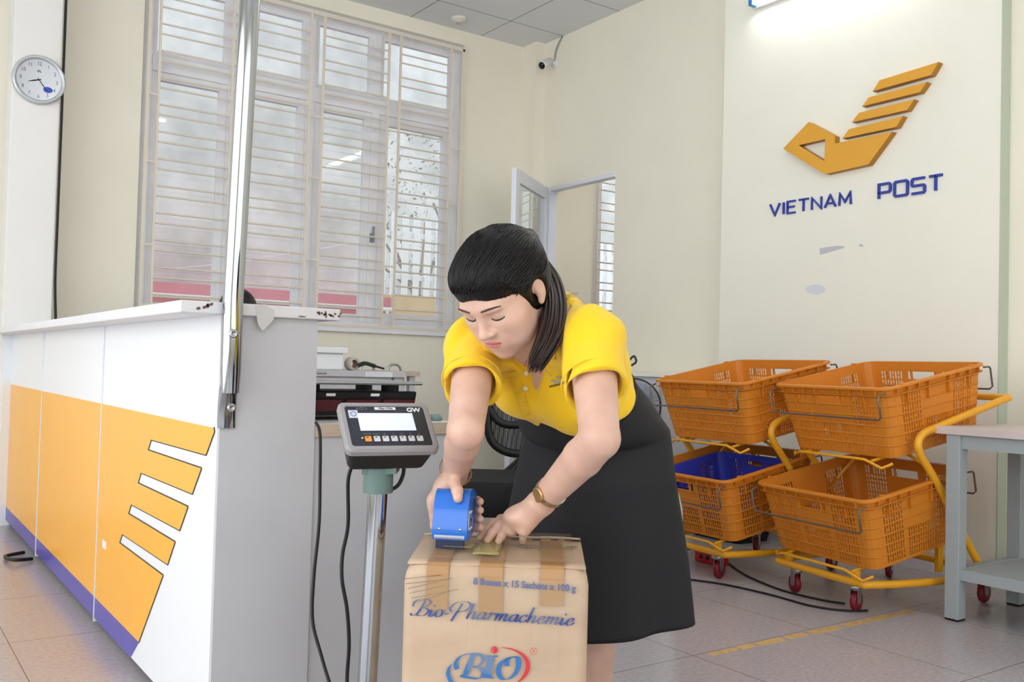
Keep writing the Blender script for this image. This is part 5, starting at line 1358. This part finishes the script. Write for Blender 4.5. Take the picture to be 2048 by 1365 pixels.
body.cone(hp(0, .086, .010), hp(0, .103, -.026), .0065*HS, .0085*HS, k=.012*HS)     # nose
E_(0, .104, -.029, .0095, .010, .0085, .007)
for s_ in (-1, 1):
    E_(s_*.0115, .094, -.031, .0075, .009, .0065, .006)
    E_(s_*.0065, .099, -.0385, .003, .004, .003, .003, 's')
E_(0, .0865, -.0545, .019, .0065, .0045, .005)      # lips
for s_ in (-1, 1): E_(s_*.0065, .088, -.0537, .0085, .0055, .0038, .004)
E_(0, .0855, -.0630, .0155, .0072, .0052, .004)
E_(0, .0955, -.0592, .012, .008, .0008, .0016, 's')
for s_ in (-1, 1): E_(s_*.012, .091, -.0576, .010, .008, .0007, .0014, 's')
for s_ in (-1, 1):      # ears
    E_(s_*.073, -.014, -.006, .0075, .0155, .027, .006); E_(s_*.081, -.011, -.001, .0055, .0075, .015, .003, 's'); E_(s_*.0765, -.003, -.008, .003, .004, .006, .002); E_(s_*.072, -.006, -.030, .005, .007, .008, .006)
# arms
def arm(sd, A, B, C, r0, r1, r2, r3, r4, infl=0):
    sd.cone(A, B, r0*S, r1*S, k=.025); m = B.lerp(C, .28)
    sd.cone(B, m, r1*S, r2*S, k=.008); sd.cone(m, C, r2*S, r3*S, k=.006)
arm(body, LS, LE, LW_, .047, .0345, .0355, .0255, 0); arm(body, RS, RE, RW, .046, .0335, .0335, .0255, 0)

# hands ---------------------------------------------------------------
def chain(sd, pts, rs, k=.004, kk=None):
    for i in range(len(pts)-1): sd.cone(pts[i], pts[i+1], rs[i]*S, rs[i+1]*S, k=(k if i or kk is None else kk))
# left hand flat on the carton
ztop = ZB+.011
def tip(px, py, z): return onZ(px, py, z)
knL = [pat(1003, 1046, 1.885), pat(1010, 1054, 1.86), pat(1023, 1061, 1.84), pat(1048, 1062, 1.815)]     # index..little
tips = [tip(960, 1076, ztop+.006), tip(975, 1081, ztop+.006), tip(997, 1083, ztop+.006), tip(1045, 1083, ztop+.006)]
palmN = None
for kn in knL: body.cone(LW_.lerp(kn, .12), kn, .0235*S, .0125*S, k=.012, flat=Zv, fr=.8)
body.ell(LW_.lerp(knL[1], .6), (.032*S, .032*S, .017*S), k=.02)
for i, (kn, tp_) in enumerate(zip(knL, tips)):
    lift = (.012, .013, .012, .008)[i]
    m1 = kn.lerp(tp_, .40)+Zv*lift; m2 = kn.lerp(tp_, .74)+Zv*lift*.6
    r_ = (.0085, .0088, .0083, .0076)[i]; chain(body, [kn, m1, m2, tp_], [r_*1.18, r_*1.05, r_, r_*.86], kk=.010)
thL = [LW_.lerp(knL[0], .35)+Vector((0, 0, -.01)), pat(1002, 1040, 1.94), tip(985, 1070, ztop+.008)+Fh*.02]
chain(body, thL, [.0135, .0105, .009], kk=.012)
# right hand round the dispenser: palm on the left and behind, thumb over the top, fingertips showing on the right
def D3(x, s, z): return DP_(s, x, z)
palmR = D3(-.050, .06, .085); 
body.cone(RW, D3(-.026, .060, .112), .0245*S, .021*S, k=.012)
body.cone(D3(-.028, .060, .112), D3(-.045, .055, .080), .019*S, .015*S, k=.014)
body.cone(D3(-.018, .07, .112), D3(-.046, .080, .066), .016*S, .014*S, k=.014)
body.cone(D3(-.046, .050, .085), D3(-.046, .070, .050), .013*S, .0115*S, k=.012)
thumb = [D3(-.018, .055, .128), D3(-.002, .035, .126), D3(.010, .014, .112), D3(.014, .003, .098)]
chain(body, thumb, [.0155, .0118, .0112, .0092], kk=.014)
for i in range(4):
    z0 = .088-.019*i; s0 = .048+.004*i
    pts = [D3(-.046, s0+.00, z0), D3(-.051, s0+.026, z0-.004), D3(-.030, .103, z0-.008), D3(.006, .110, z0-.008), D3(.036, .094, z0-.006), D3(.0475, .070+.004*i, z0-.004)]
    chain(body, pts, [.0105, .0102, .0095, .0092, .0088, .0078], kk=.010)
# legs and feet (below the skirt)
LK = Vector((0, 0, 0)); legx = at(1188, 1300, 2.42); kneeL = Vector((legx.x, legx.y, .46)); ankL = Vector((legx.x, legx.y, .085))-faceh*.02
kneeR = kneeL-sideh*.15; ankR = ankL-sideh*.17+faceh*.03
for s_, kn, an in ((1, kneeL, ankL), (-1, kneeR, ankR)):
    hj = hipC+sideh*(.075*S*s_)-Zv*.03
    body.cone(hj, kn, .078*S, .050*S, k=.05); cf = kn.lerp(an, .32)-faceh*.012; body.cone(kn, cf, .048*S, .050*S, k=.03); body.cone(cf, an, .049*S, .031*S, k=.03)
    body.cone(an-faceh*.02-Zv*.04, an+faceh*.13-Zv*.055, .028*S, .022*S, k=.03)
import time; t0_ = time.time()
V, F = body.mesh(.0027)
V = relax(V, F, 1, .3)
# lip colour by place on the face
Lc = (V-nv(headC))@HM/HS
fc = Lc[F].mean(1)
lipm = (np.abs(fc[:, 0]) < .019) & (fc[:, 1] > .083) & (((fc[:, 0]/.0195)**2+((fc[:, 2]+.0588-5*fc[:, 0]**2)/.0085)**2) < 1)
o_body = np_obj('body', V, F, [M_skin, M_lip], person, lipm.astype(int))
print('body', len(V), time.time()-t0_)

# eyes looking down: lash lines and brows, laid on the skin
bvb = BVHTree.FromPolygons([tuple(v) for v in V], [tuple(f) for f in F])
def skin_line(pts, off=.0006):
    out = []
    for p in pts:
        q = bvb.find_nearest(p); n = q[1] if q[1].dot(fh) > 0 else -q[1]; out.append(q[0]+n*off)
    return out
for s_ in (-1, 1):
    P_ = skin_line([hp(s_*.030+u*.0145, .0735+.0112*math.sqrt(max(0, 1-u*u*.85))+.001, -.0040-.0035*(1-u*u)) for u in [-1+2*k/8 for k in range(9)]], .0004)
    mb = MB(); mb.tube(P_, [.0006+.0010*math.sin(PI*(k+.5)/9.5) for k in range(9)], 6); mb.build('eyelashes', M_black, person)
    P_ = skin_line([hp(s_*(.013+.037*u), .100-.020*u*u, .0215+.0050*math.sin(PI*u*.85)-.003*u) for u in [k/10 for k in range(11)]], .0003)
    mb = MB(); mb.tube(P_, [.0011+.0012*math.sin(PI*min(1, (k+2)/12)) if k < 10 else .0005 for k in range(11)], 6); mb.build('eyebrow', mat('brow_hair', (84, 64, 56), .9), person)
# hair -----------------------------------------------------------------
hair = SDF()
def H_(x, y, z, a, b, c, k=.015, op='u'): hair.ell(hp(x, y, z), (a*HS, b*HS, c*HS), HM, k=k*HS, op=op)
H_(0, -.012, .036, .082, .099, .088, .0); H_(0, -.035, .005, .078, .078, .085, .03); H_(0, .045, .062, .060, .042, .038, .03)
H_(0, .145, -.050, .080, .092, .110, .012, 's')        # face opening
H_(0, .080, -.075, .069, .085, .075, .02, 's')
for s_ in (-1, 1): H_(s_*.088, -.002, -.020, .022, .028, .042, .008, 's')
H_(0, -.020, -.125, .12, .12, .060, .012, 's')
tie = hp(.018, -.118, .045)
hair.cone(hp(.01, -.08, .045), tie, .036*HS, .017*HS, k=.03)
def strands(P):      # combed-back ridges running from the hairline to the tie
    q = (P-nv(headC))@HM/HS; a = np.arctan2(q[:, 0], q[:, 2]-.03+.0*q[:, 1]); return .0004*np.sin(a*96+q[:, 1]*22)+.0003*np.sin(a*197+q[:, 1]*-31)
hair.custom(strands, headC, .3, 0, 'd')
V, F = hair.mesh(.0022); hair_o = np_obj('hair', V, F, M_hair, person)
# combed strands lying on the hair from the hairline to the tie
Vh, Fh_ = V, F; bvh_h = BVHTree.FromPolygons([tuple(v) for v in V], [tuple(f) for f in F]); rs = np.random.RandomState(8); mb = MB()
for k in range(420):
    a = -1.62+3.24*(k+.6*rs.rand())/420; part = .012
    st = Vector(hp(.080*math.sin(a), .112-.062*abs(math.sin(a))+.006*rs.randn()-(.06*max(0, abs(a)-1.5)), .012+.048*math.cos(a)+.010*rs.rand()))
    out = []; n = 13
    for i in range(n+1):
        t = i/n; c = st.lerp(tie, t); bulge = hp(0, -.03, .03); c = c+(c-bulge).normalized()*(.09*math.sin(PI*min(1, t*1.05)))
        h_ = bvh_h.find_nearest(c)
        if h_[0] is None: continue
        out.append(h_[0]+(c-h_[0]).normalized()*.0006)
    if len(out) > 4:
        o2 = crom(out, 2); m = len(o2); mb.tube(o2, [.0013*min(1, .2+i*.25)*min(1, .3+(m-i)*.2) for i in range(m)], 4, cap=False)
mb.build('hair_strands', M_hair, hair_o)
# ponytail over her left shoulder
pw = [tie, pat(1078, 520, 1.92), pat(1100, 565, 1.90), pat(1108, 620, 1.83), pat(1098, 680, 1.765), pat(1068, 738, 1.735)]
M_hair2 = mat('hair_brown', (40, 24, 20), .4, spec=.6)
rs = np.random.RandomState(4); mb = MB()
def strand_path(base, off, spread, end_off):
    out = []; n = len(base)
    for i, p in enumerate(base):
        t = i/(n-1); out.append(p+off*(spread[i])+end_off*t)
    return crom(out, 5)
spread = [.35, .55, .85, 1.0, 1.0, .62]
for k in range(150):
    o = Vector((rs.randn(), rs.randn(), rs.randn()*.4)); o = (Rh*(rs.uniform(-1, 1)*.021)+Fh*(rs.uniform(-1, 1)*.016))*S
    base = list(pw); e = Zv*(rs.rand()*.03-.01)
    p = strand_path(base, o, spread, e); n = len(p); r0 = .0026+.0018*rs.rand()
    mb.tube(p, [r0*(.7+.5*math.sin(PI*min(1, (i+2)/n)))*(1 if i < n*.72 else max(.12, (n-i)/(n*.28))) for i in range(n)], 5)
for (qx, qy, d_) in ((1158, 585, 1.86), (1142, 592, 1.84), (1150, 603, 1.82), (1128, 600, 1.83)):      # stray wisps
    for j in range(4): p = crom([pw[1]+Rh*.005*j, pat(1092, 560, 1.89), pat(1112, 590+2*j, 1.87), pat(qx-2*j, qy+3*j, d_)], 5); mb.tube(p, [.0022*max(.15, 1-i/len(p)) for i in range(len(p))], 4)
mb.build('ponytail', M_hair2, person)
MB().tube([tie+lh*(.016*math.cos(a))*HS+uh*(.016*math.sin(a))*HS for a in [2*PI*k/14 for k in range(14)]], .005, 8, closed=True).build('hair_tie', M_black, person)

# shirt ------------------------------------------------------------------
sh = SDF(); body_torso(sh, .0095)
dL = (LE-LS); dR_ = (RE-RS); LC = LS+dL*.52; RC_ = RS+dR_*.50
sh.cone(LS+Rh*.004, LC+dL*.2, .057*S, .060*S, k=.03); sh.cone(RS, RC_+dR_*.2, .056*S, .060*S, k=.03)
# cuffs: cut by planes, hollowed for the arm
def cut_plane(sd, p, n, c, rad):
    p_, n_ = nv(p), nv(n)/np.linalg.norm(nv(n)); c_ = nv(c)
    def fn(P): 
        d = (P-p_)@n_; r = np.linalg.norm(P-c_, axis=1)-rad; return np.maximum(-d, r)
    sd.custom(fn, c, rad, 0, 's')
nL = (dL.normalized()+Rh*.15).normalized(); nR = dR_.normalized()
for Cc, n_, A_, r_ in ((LC, nL, LS, .0515), (RC_, nR, RS, .0515)):
    cut_plane(sh, Cc, n_, Cc+n_*.055, .088)
    sh.cone(Cc-n_*.018, Cc+n_*.05, (r_-.004)*S, (r_+.003)*S, k=.004, op='s')
# neck opening with V placket
Vn = neckC+front*.075*S-spine*.045*S; vtip = neckC+front*.112*S-spine*.135*S
sh.cone(neckC-spine*.035*S+front*.012*S, neckC+spine*.15*S+front*.03*S, .062*S, .082*S, k=.006, op='s')
sh.cone(neckC+front*.07*S+spine*.01*S, neckC+front*.118*S-spine*.125*S, .050*S, .004*S, k=.004, op='s')
# tucked hem: cut at the waist plane
hemP = waistC-spine*.025*S; cut_plane(sh, hemP, -spine-Zv*.15, hipC-spine*.05, .26)
fvec, svec, spv = nv(front), nv(side), nv(spine); c0 = nv(chestC)
def folds(P):
    q = P-c0; a = q@svec; b = q@spv; c = q@fvec
    return -.0040*np.sin(b*62+a*24+2*np.sin(a*20))*np.clip((-b-.02)*9, 0, 1)-.0034*np.sin((a+b)*75)*np.exp(-((np.abs(a)-.13)/.035)**2)-.0026*np.sin(a*70-b*30)*np.clip(b*10+.6, 0, 1)
sh.custom(folds, chestC, .6, 0, 'd')
V, F = sh.mesh(.003); V = relax(V, F, 1, .4); shirt = np_obj('polo_shirt', V, F, M_shirt, person)
# cuff seams
for Cc, n_, r_ in ((LC, nL, .0595), (RC_, nR, .059)):
    x = n_.orthogonal().normalized(); y = n_.cross(x)
    MB().tube([Cc-n_*.022+x*(r_*S*math.cos(a))+y*(r_*S*math.sin(a)) for a in [2*PI*k/40 for k in range(40)]], .0018, 6, closed=True).build('cuff_seam', M_shirt, shirt)
# collar
ca_ = (neckC-spine*.022*S+front*.014*S); cax = (spine+front*.30).normalized(); cs_ = side; cf_ = cs_.cross(cax); cf_ = cf_ if cf_.dot(front) > 0 else -cf_
rows = []
NC = 40
for k in range(NC+1):
    ph = R_(24+(336-24)*k/NC-0); w_ = abs(k/NC-.5)*2
    dr_ = cf_*math.cos(ph)+cs_*math.sin(ph); drop = .050*w_**3
    rr = .066+.004*w_; a = ca_+dr_*(rr*S)-cax*(drop*.9)+cax*.010; 
    r = [a-cax*.012, a+cax*.022*S, a+dr_*.006+cax*.027*S, a+dr_*.014*S+cax*.018*S, a+dr_*(.030*S)-cax*(.018+.010*w_**4)*S]
    rows.append(r)
mb = MB(); n5 = 5; mb.add([p for r in rows for p in r], [(i*n5+j, (i+1)*n5+j, (i+1)*n5+j+1, i*n5+j+1) for i in range(NC) for j in range(n5-1)], True)
mb.build('collar', M_shirt, shirt, solid=.003)
bvh = BVHTree.FromPolygons([tuple(v) for v in V], [tuple(f) for f in F])
bvh_b = None
def hit(px, py, b=None):
    d = ray(px, py).normalized(); h_ = (b or bvh).ray_cast(CAM, d); return h_[0], h_[1]
def on_shirt(pts, off=.002):
    out = []
    for x, y in pts:
        p, n = hit(x, y)
        if p is None: continue
        if n.dot(CAM-p) < 0: n = -n
        out.append(p+n*off)
    return out
pk = on_shirt([(1030+i*3.2, 742+i*9.5) for i in range(10)], .0025)
if len(pk) > 3:
    pk = crom(pk, 3); mb = MB()
    for i in range(len(pk)-1): t = (pk[i+1]-pk[i]).normalized(); s_ = t.cross((CAM-pk[i]).normalized()).normalized(); mb.add([pk[i]-s_*.014, pk[i]+s_*.014, pk[i+1]+s_*.014, pk[i+1]-s_*.014], [(0, 1, 2, 3)], True)
    mb.build('placket', M_shirt, shirt, solid=.0022)
for x, y in ((1051, 746), (1052, 776)):
    p, n = hit(x, y)
    if p is not None:
        if n.dot(CAM-p) < 0: n = -n
        MB().lathe(p+n*.0035, n, [(.0058, 0), (.0058, .0016), (.004, .0022), (.001, .0016)], 18).build('button', M_btn, shirt)
# breast emblem and word
M_em = mat('grey_emblem', (178, 172, 150), .5)
def decal(name, polys, m, off=.0028):
    mb = MB()
    for poly in polys:
        P_ = on_shirt(poly, off)
        if len(P_) == len(poly): n_ = (CAM-P_[0]).normalized(); mb.prism(P_, n_*.0005)
    if mb.v: mb.build(name, m, shirt)
for nm, poly in (('collar_flap', [(962, 684), (966, 702), (985, 713), (1008, 724), (1024, 716), (1003, 699), (985, 684)]), ('collar_flap', [(1084, 726), (1112, 716), (1124, 690), (1118, 655), (1098, 650), (1090, 690)])):
    P_ = on_shirt(poly, .007)
    if len(P_) >= 5: mb = MB(); c_ = sum(P_, Vector())/len(P_)+(CAM-P_[0]).normalized()*.002; mb.add([c_]+P_, [(0, 1+i, 1+(i+1) % len(P_)) for i in range(len(P_))], True); mb.build(nm, M_shirt, shirt, solid=.003)
    print('flap', len(P_))
decal('breast_emblem', [[(1101, 762), (1106, 758), (1113, 764), (1110, 767)], [(1110, 767), (1113, 762), (1122, 753), (1125, 760), (1117, 768)], [(1111, 755), (1113, 752), (1122, 751), (1120, 754)]], M_em)
wp = []
for i in range(7): x = 1100+i*3.2; y = 774-i*.9; wp += [[(x, y-2.5), (x+.9, y-2.5), (x+.9, y+1.5), (x, y+1.5)], [(x, y-2.5), (x+2.3, y-2.8), (x+2.3, y-2.0), (x, y-1.7)], [(x+1.6, y-2.5), (x+2.4, y-2.5), (x+2.4, y+1.2), (x+1.6, y+1.2)]]
for i in range(2): x = 1125+i*3.2; y = 767.4-i*.9; wp += [[(x, y-2.5), (x+.9, y-2.5), (x+.9, y+1.5), (x, y+1.5)], [(x, y-2.5), (x+2.3, y-2.8), (x+2.3, y-2.0), (x, y-1.7)]]
decal('breast_word', wp, mat('dark_blue_thread', (30, 34, 60), .6))
# necklace
nk = []
for x, y in ((1026, 722), (1031, 731), (1036, 740), (1041, 746), (1046, 740), (1050, 731), (1053, 722)):
    h_ = bvb.ray_cast(CAM, ray(x, y).normalized())
    if h_[0] is not None: nk.append(h_[0]+(CAM-h_[0]).normalized()*.002)
if len(nk) > 3:
    MB().tube(crom(nk, 4), .0009, 6).build('necklace', M_gold, person)
    MB().lathe(nk[min(4, len(nk)-1)], (CAM-nk[0]).normalized(), [(.003, 0), (.003, .002), (.0001, .003)], 12).build('pendant', M_gold, person)

# skirt ------------------------------------------------------------------
wc = waistC-spine*.012*S
nk_ = (Zv*.80+spine*.60).normalized()
rings = []; NS = 72
hemC = at(1172, 1268, 2.46); hemC.z = .345
faceh2 = faceh
waist_f = (-faceh); 
def ringpt(c, up, w_, t_, a, sv): 
    s_ = (sv-up*sv.dot(up)).normalized(); f_ = up.cross(s_); return c+s_*(w_*math.cos(a))+f_*(t_*math.sin(a))
keys = [(0, waistC+spine*.030*S, (spine*.85+Zv*.35).normalized(), .137, .118, side, 0), (.10, waistC-spine*.05*S+front*.004, (spine*.7+Zv*.6).normalized(), .157, .150, side*.5+sideh*.5, 0),
        (.28, hipC+Zv*.03, (spine*.35+Zv).normalized(), .178, .154, sideh, .001), (.45, hipC-Zv*.08+faceh*.01, (Zv+spine*.1).normalized(), .195, .158, sideh, .004),
        (.75, hipC.lerp(hemC, .62)+faceh*.0, Zv, .232, .185, sideh, .010), (1, hemC, (Zv-Rh*.10).normalized(), .252, .20, sideh, .014)]
keys = [(t, c, u, w_*S, d_*S, sv, f) for t, c, u, w_, d_, sv, f in keys]
def ksamp(t):
    for i in range(len(keys)-1):
        a, b = keys[i], keys[i+1]
        if t <= b[0]+1e-9:
            u = (t-a[0])/(b[0]-a[0]); u_ = u*u*(3-2*u)*.5+u*.5; return [a[j]*(1-u_)+b[j]*u_ if not hasattr(a[j], 'lerp') else a[j].lerp(b[j], u_) for j in range(1, 7)]
mb = MB(); vs = []
NR = 36
for i in range(NR+1):
    c, up, w_, d_, sv, f = ksamp(i/NR); up = up.normalized()
    for k in range(NS):
        a = 2*PI*k/NS; m_ = 1+f/.2*math.sin(5*a+1.1)*.8+f/.2*.5*math.sin(8*a+.3+i*.03)
        vs.append(ringpt(c, up, w_*m_, d_*m_, a, sv))
mb.add(vs, [(i*NS+k, i*NS+(k+1) % NS, (i+1)*NS+(k+1) % NS, (i+1)*NS+k) for i in range(NR) for k in range(NS)], True)
skirt = mb.build('skirt', M_skirt, person, solid=.004)
c, up, w_, d_, sv, f = ksamp(0); up = up.normalized(); bandp = [ringpt(c+up*.0, up, w_+.002, d_+.002, 2*PI*k/60, sv) for k in range(60)]
mb = MB(); mb.loft([[p-up*.018 for p in bandp], [p+up*.018+(p-c).normalized()*-.002 for p in bandp]], cap=False); mb.build('waistband', M_skirt, skirt, solid=.004)
bw = pat(1258, 722, 2.22); MB().tube(crom([bw, bw+Rh*.012+Zv*.012, bw+Rh*.018-Zv*.002, bw+Rh*.006-Zv*.012], 5), .0028, 6).build('waist_bow', M_black, skirt)
# shoes
for an in (ankL, ankR):
    mb = MB(); rings = []
    for t, w_, h_ in ((-.06, .012, .02), (-.05, .028, .045), (0, .034, .05), (.06, .038, .04), (.12, .040, .034), (.17, .030, .028), (.19, .010, .014)):
        c = an+faceh*(t+.01); rings.append([Vector((c.x, c.y, .003))+sideh*(w_*math.cos(a))+Zv*max(0, h_*(1+math.sin(a))*.8) for a in [2*PI*k/16 for k in range(16)]])
    mb.loft(rings); mb.build('shoe', M_black, person)
# watch on her left wrist
wa = LE.lerp(LW_, .93); wax = (LW_-LE).normalized()
wp_ = pat(1079, 990, 1.775); 
h_ = bvb.ray_cast(CAM, ray(1078, 990).normalized())
wf_p = h_[0] if h_[0] is not None else wp_; wn_ = (wf_p-(wa+wax*((wf_p-wa).dot(wax)))).normalized(); wcen = wa+wax*((wf_p-wa).dot(wax)); rw = (wf_p-wcen).length
x = wn_; y = wax.cross(x)
wt = MB(); 
for k in range(34):
    a = 2*PI*k/34
    for j in range(5):
        p = wcen+x*((rw+.0015)*math.cos(a))+y*((rw+.0015)*math.sin(a))+wax*(.003*(j-2))
        r_ = (x*math.cos(a)+y*math.sin(a)); wt.cur = j % 2; wt.obox(p, r_*.0012, wax*.00135, wax.cross(r_)*(.0026))
wt.build('wristwatch', [M_silv, M_gold], person)
MB().lathe(wf_p+wn_*.000, wn_, [(.0145, 0), (.0158, .002), (.0155, .005), (.0125, .0066), (.0122, .0058)], 32).build('watch_case', M_gold, person)
MB().lathe(wf_p+wn_*.0055, wn_, [(.0122, 0), (.0001, .0003)], 24).build('watch_dial', mat('dark_dial', (34, 30, 34), .15), person)
mb = MB(); 
for a, L_ in ((.5, .007), (2.2, .009)): mb.tube([wf_p+wn_*.0063, wf_p+wn_*.0063+(y*math.cos(a)+wax*math.sin(a))*L_], .0005, 4)
mb.build('watch_hands', M_gold, person)
# chain bracelet on her right wrist, ring
bax = (RW-RE).normalized(); bx0 = RE.lerp(RW, .90); x = bax.orthogonal().normalized(); y = bax.cross(x); mb = MB(); n = 40
for k in range(n):
    a = 2*PI*k/n; c = bx0+(x*math.cos(a)+y*math.sin(a))*(.0325*S)+bax*(.010*math.sin(a+.8)); t = (-x*math.sin(a)+y*math.cos(a)); q = bax if k % 2 else (x*math.cos(a)+y*math.sin(a))
    mb.tube([c+t*(.0036*math.cos(b_))+q*(.0018*math.sin(b_)) for b_ in [2*PI*j/8 for j in range(8)]], .0007, 4, closed=True)
mb.build('bracelet', M_gold, person)
rp = knL[2].lerp(tips[2], .22)+Zv*.006; rt = (tips[2]-knL[2]).normalized(); x = rt.orthogonal().normalized(); y = rt.cross(x)
MB().tube([rp+(x*math.cos(a)+y*math.sin(a))*.0103*S for a in [2*PI*k/24 for k in range(24)]], .0009, 6, closed=True).build('ring', M_gold, person)
tn = thumb[3]; tdir = (thumb[3]-thumb[2]).normalized(); nn = (CAM-tn).normalized(); nn = (nn-tdir*nn.dot(tdir)).normalized(); sx_ = tdir.cross(nn)
mb = MB(); mb.loft([[tn-tdir*.002+nn*(.0088*S)+sx_*(.0052*math.cos(a)*S)*s__+tdir*(.0068*math.sin(a)*S)*s__-nn*h_ for a in [2*PI*k/16 for k in range(16)]] for s__, h_ in ((1, .0015), (.9, 0))]); mb.build('thumbnail', M_nail, person)

# colleague seated behind the counter: only dark hair shows over the top
ph_ = onY(474, 612, 4.35)
p2 = thing('person', 'seated colleague behind the counter, only the top of a dark-haired head showing', 'person', (ph_.x, ph_.y, 0))
b2 = SDF(); hc = Vector((ph_.x, ph_.y, 1.215))
b2.ell(hc, (.075, .09, .105), k=.0); b2.cone(hc-Zv*.06, hc-Zv*.2, .05, .055, k=.02); b2.ell(hc-Zv*.42, (.17, .11, .25), k=.05)
b2.cone(hc+Vector((-.15, 0, -.24)), hc+Vector((-.2, -.05, -.5)), .05, .04, k=.04); b2.cone(hc+Vector((-.2, -.05, -.5)), hc+Vector((-.08, .2, -.48)), .04, .028, k=.03)
b2.cone(hc+Vector((.15, 0, -.24)), hc+Vector((.2, -.05, -.5)), .05, .04, k=.04); b2.cone(hc+Vector((.2, -.05, -.5)), hc+Vector((.08, .2, -.48)), .04, .028, k=.03)
b2.cone(hc+Vector((-.09, -.02, -.68)), hc+Vector((-.1, .35, -.68)), .08, .06, k=.05); b2.cone(hc+Vector((.09, -.02, -.68)), hc+Vector((.1, .35, -.68)), .08, .06, k=.05)
for s_ in (-1, 1): b2.cone(hc+Vector((s_*.1, .35, -.68)), hc+Vector((s_*.1, .38, -1.14)), .055, .04, k=.04); b2.cone(hc+Vector((s_*.1, .37, -1.17)), hc+Vector((s_*.1, .50, -1.185)), .035, .028, k=.03)
V, F = b2.mesh(.007); np_obj('body', V, F, M_skin, p2)
h2 = SDF(); h2.ell(hc+Vector((0, -.01, .02)), (.088, .105, .105), k=0); h2.ell(hc+Vector((0, .12, -.05)), (.08, .09, .11), k=.01, op='s'); h2.ell(hc+Vector((0, 0, -.16)), (.12, .12, .08), k=.01, op='s')
V, F = h2.mesh(.006); np_obj('hair', V, F, M_hair, p2)
t2 = SDF(); t2.ell(hc-Zv*.42, (.182, .122, .255), k=0); t2.cone(hc+Vector((-.15, 0, -.24)), hc+Vector((-.19, -.04, -.42)), .062, .056, k=.04); t2.cone(hc+Vector((.15, 0, -.24)), hc+Vector((.19, -.04, -.42)), .062, .056, k=.04)
V, F = t2.mesh(.008); np_obj('polo_shirt', V, F, M_shirt, p2)
st = thing('stool', 'black round stool carrying the seated colleague behind the counter', 'stool', (hc.x, hc.y, 0))
MB().lathe((hc.x, hc.y, .40), (0, 0, 1), [(.17, 0), (.18, .02), (.17, .05), (.02, .055)], 28).build('seat', M_black, st)
MB().cyl((hc.x, hc.y, .02), (hc.x, hc.y, .40), .022, 12).build('pole', M_steel, st)
MB().lathe((hc.x, hc.y, 0), (0, 0, 1), [(.2, 0), (.2, .012), (.04, .03)], 28).build('base', M_steel, st)
print('done', time.time()-t0_)
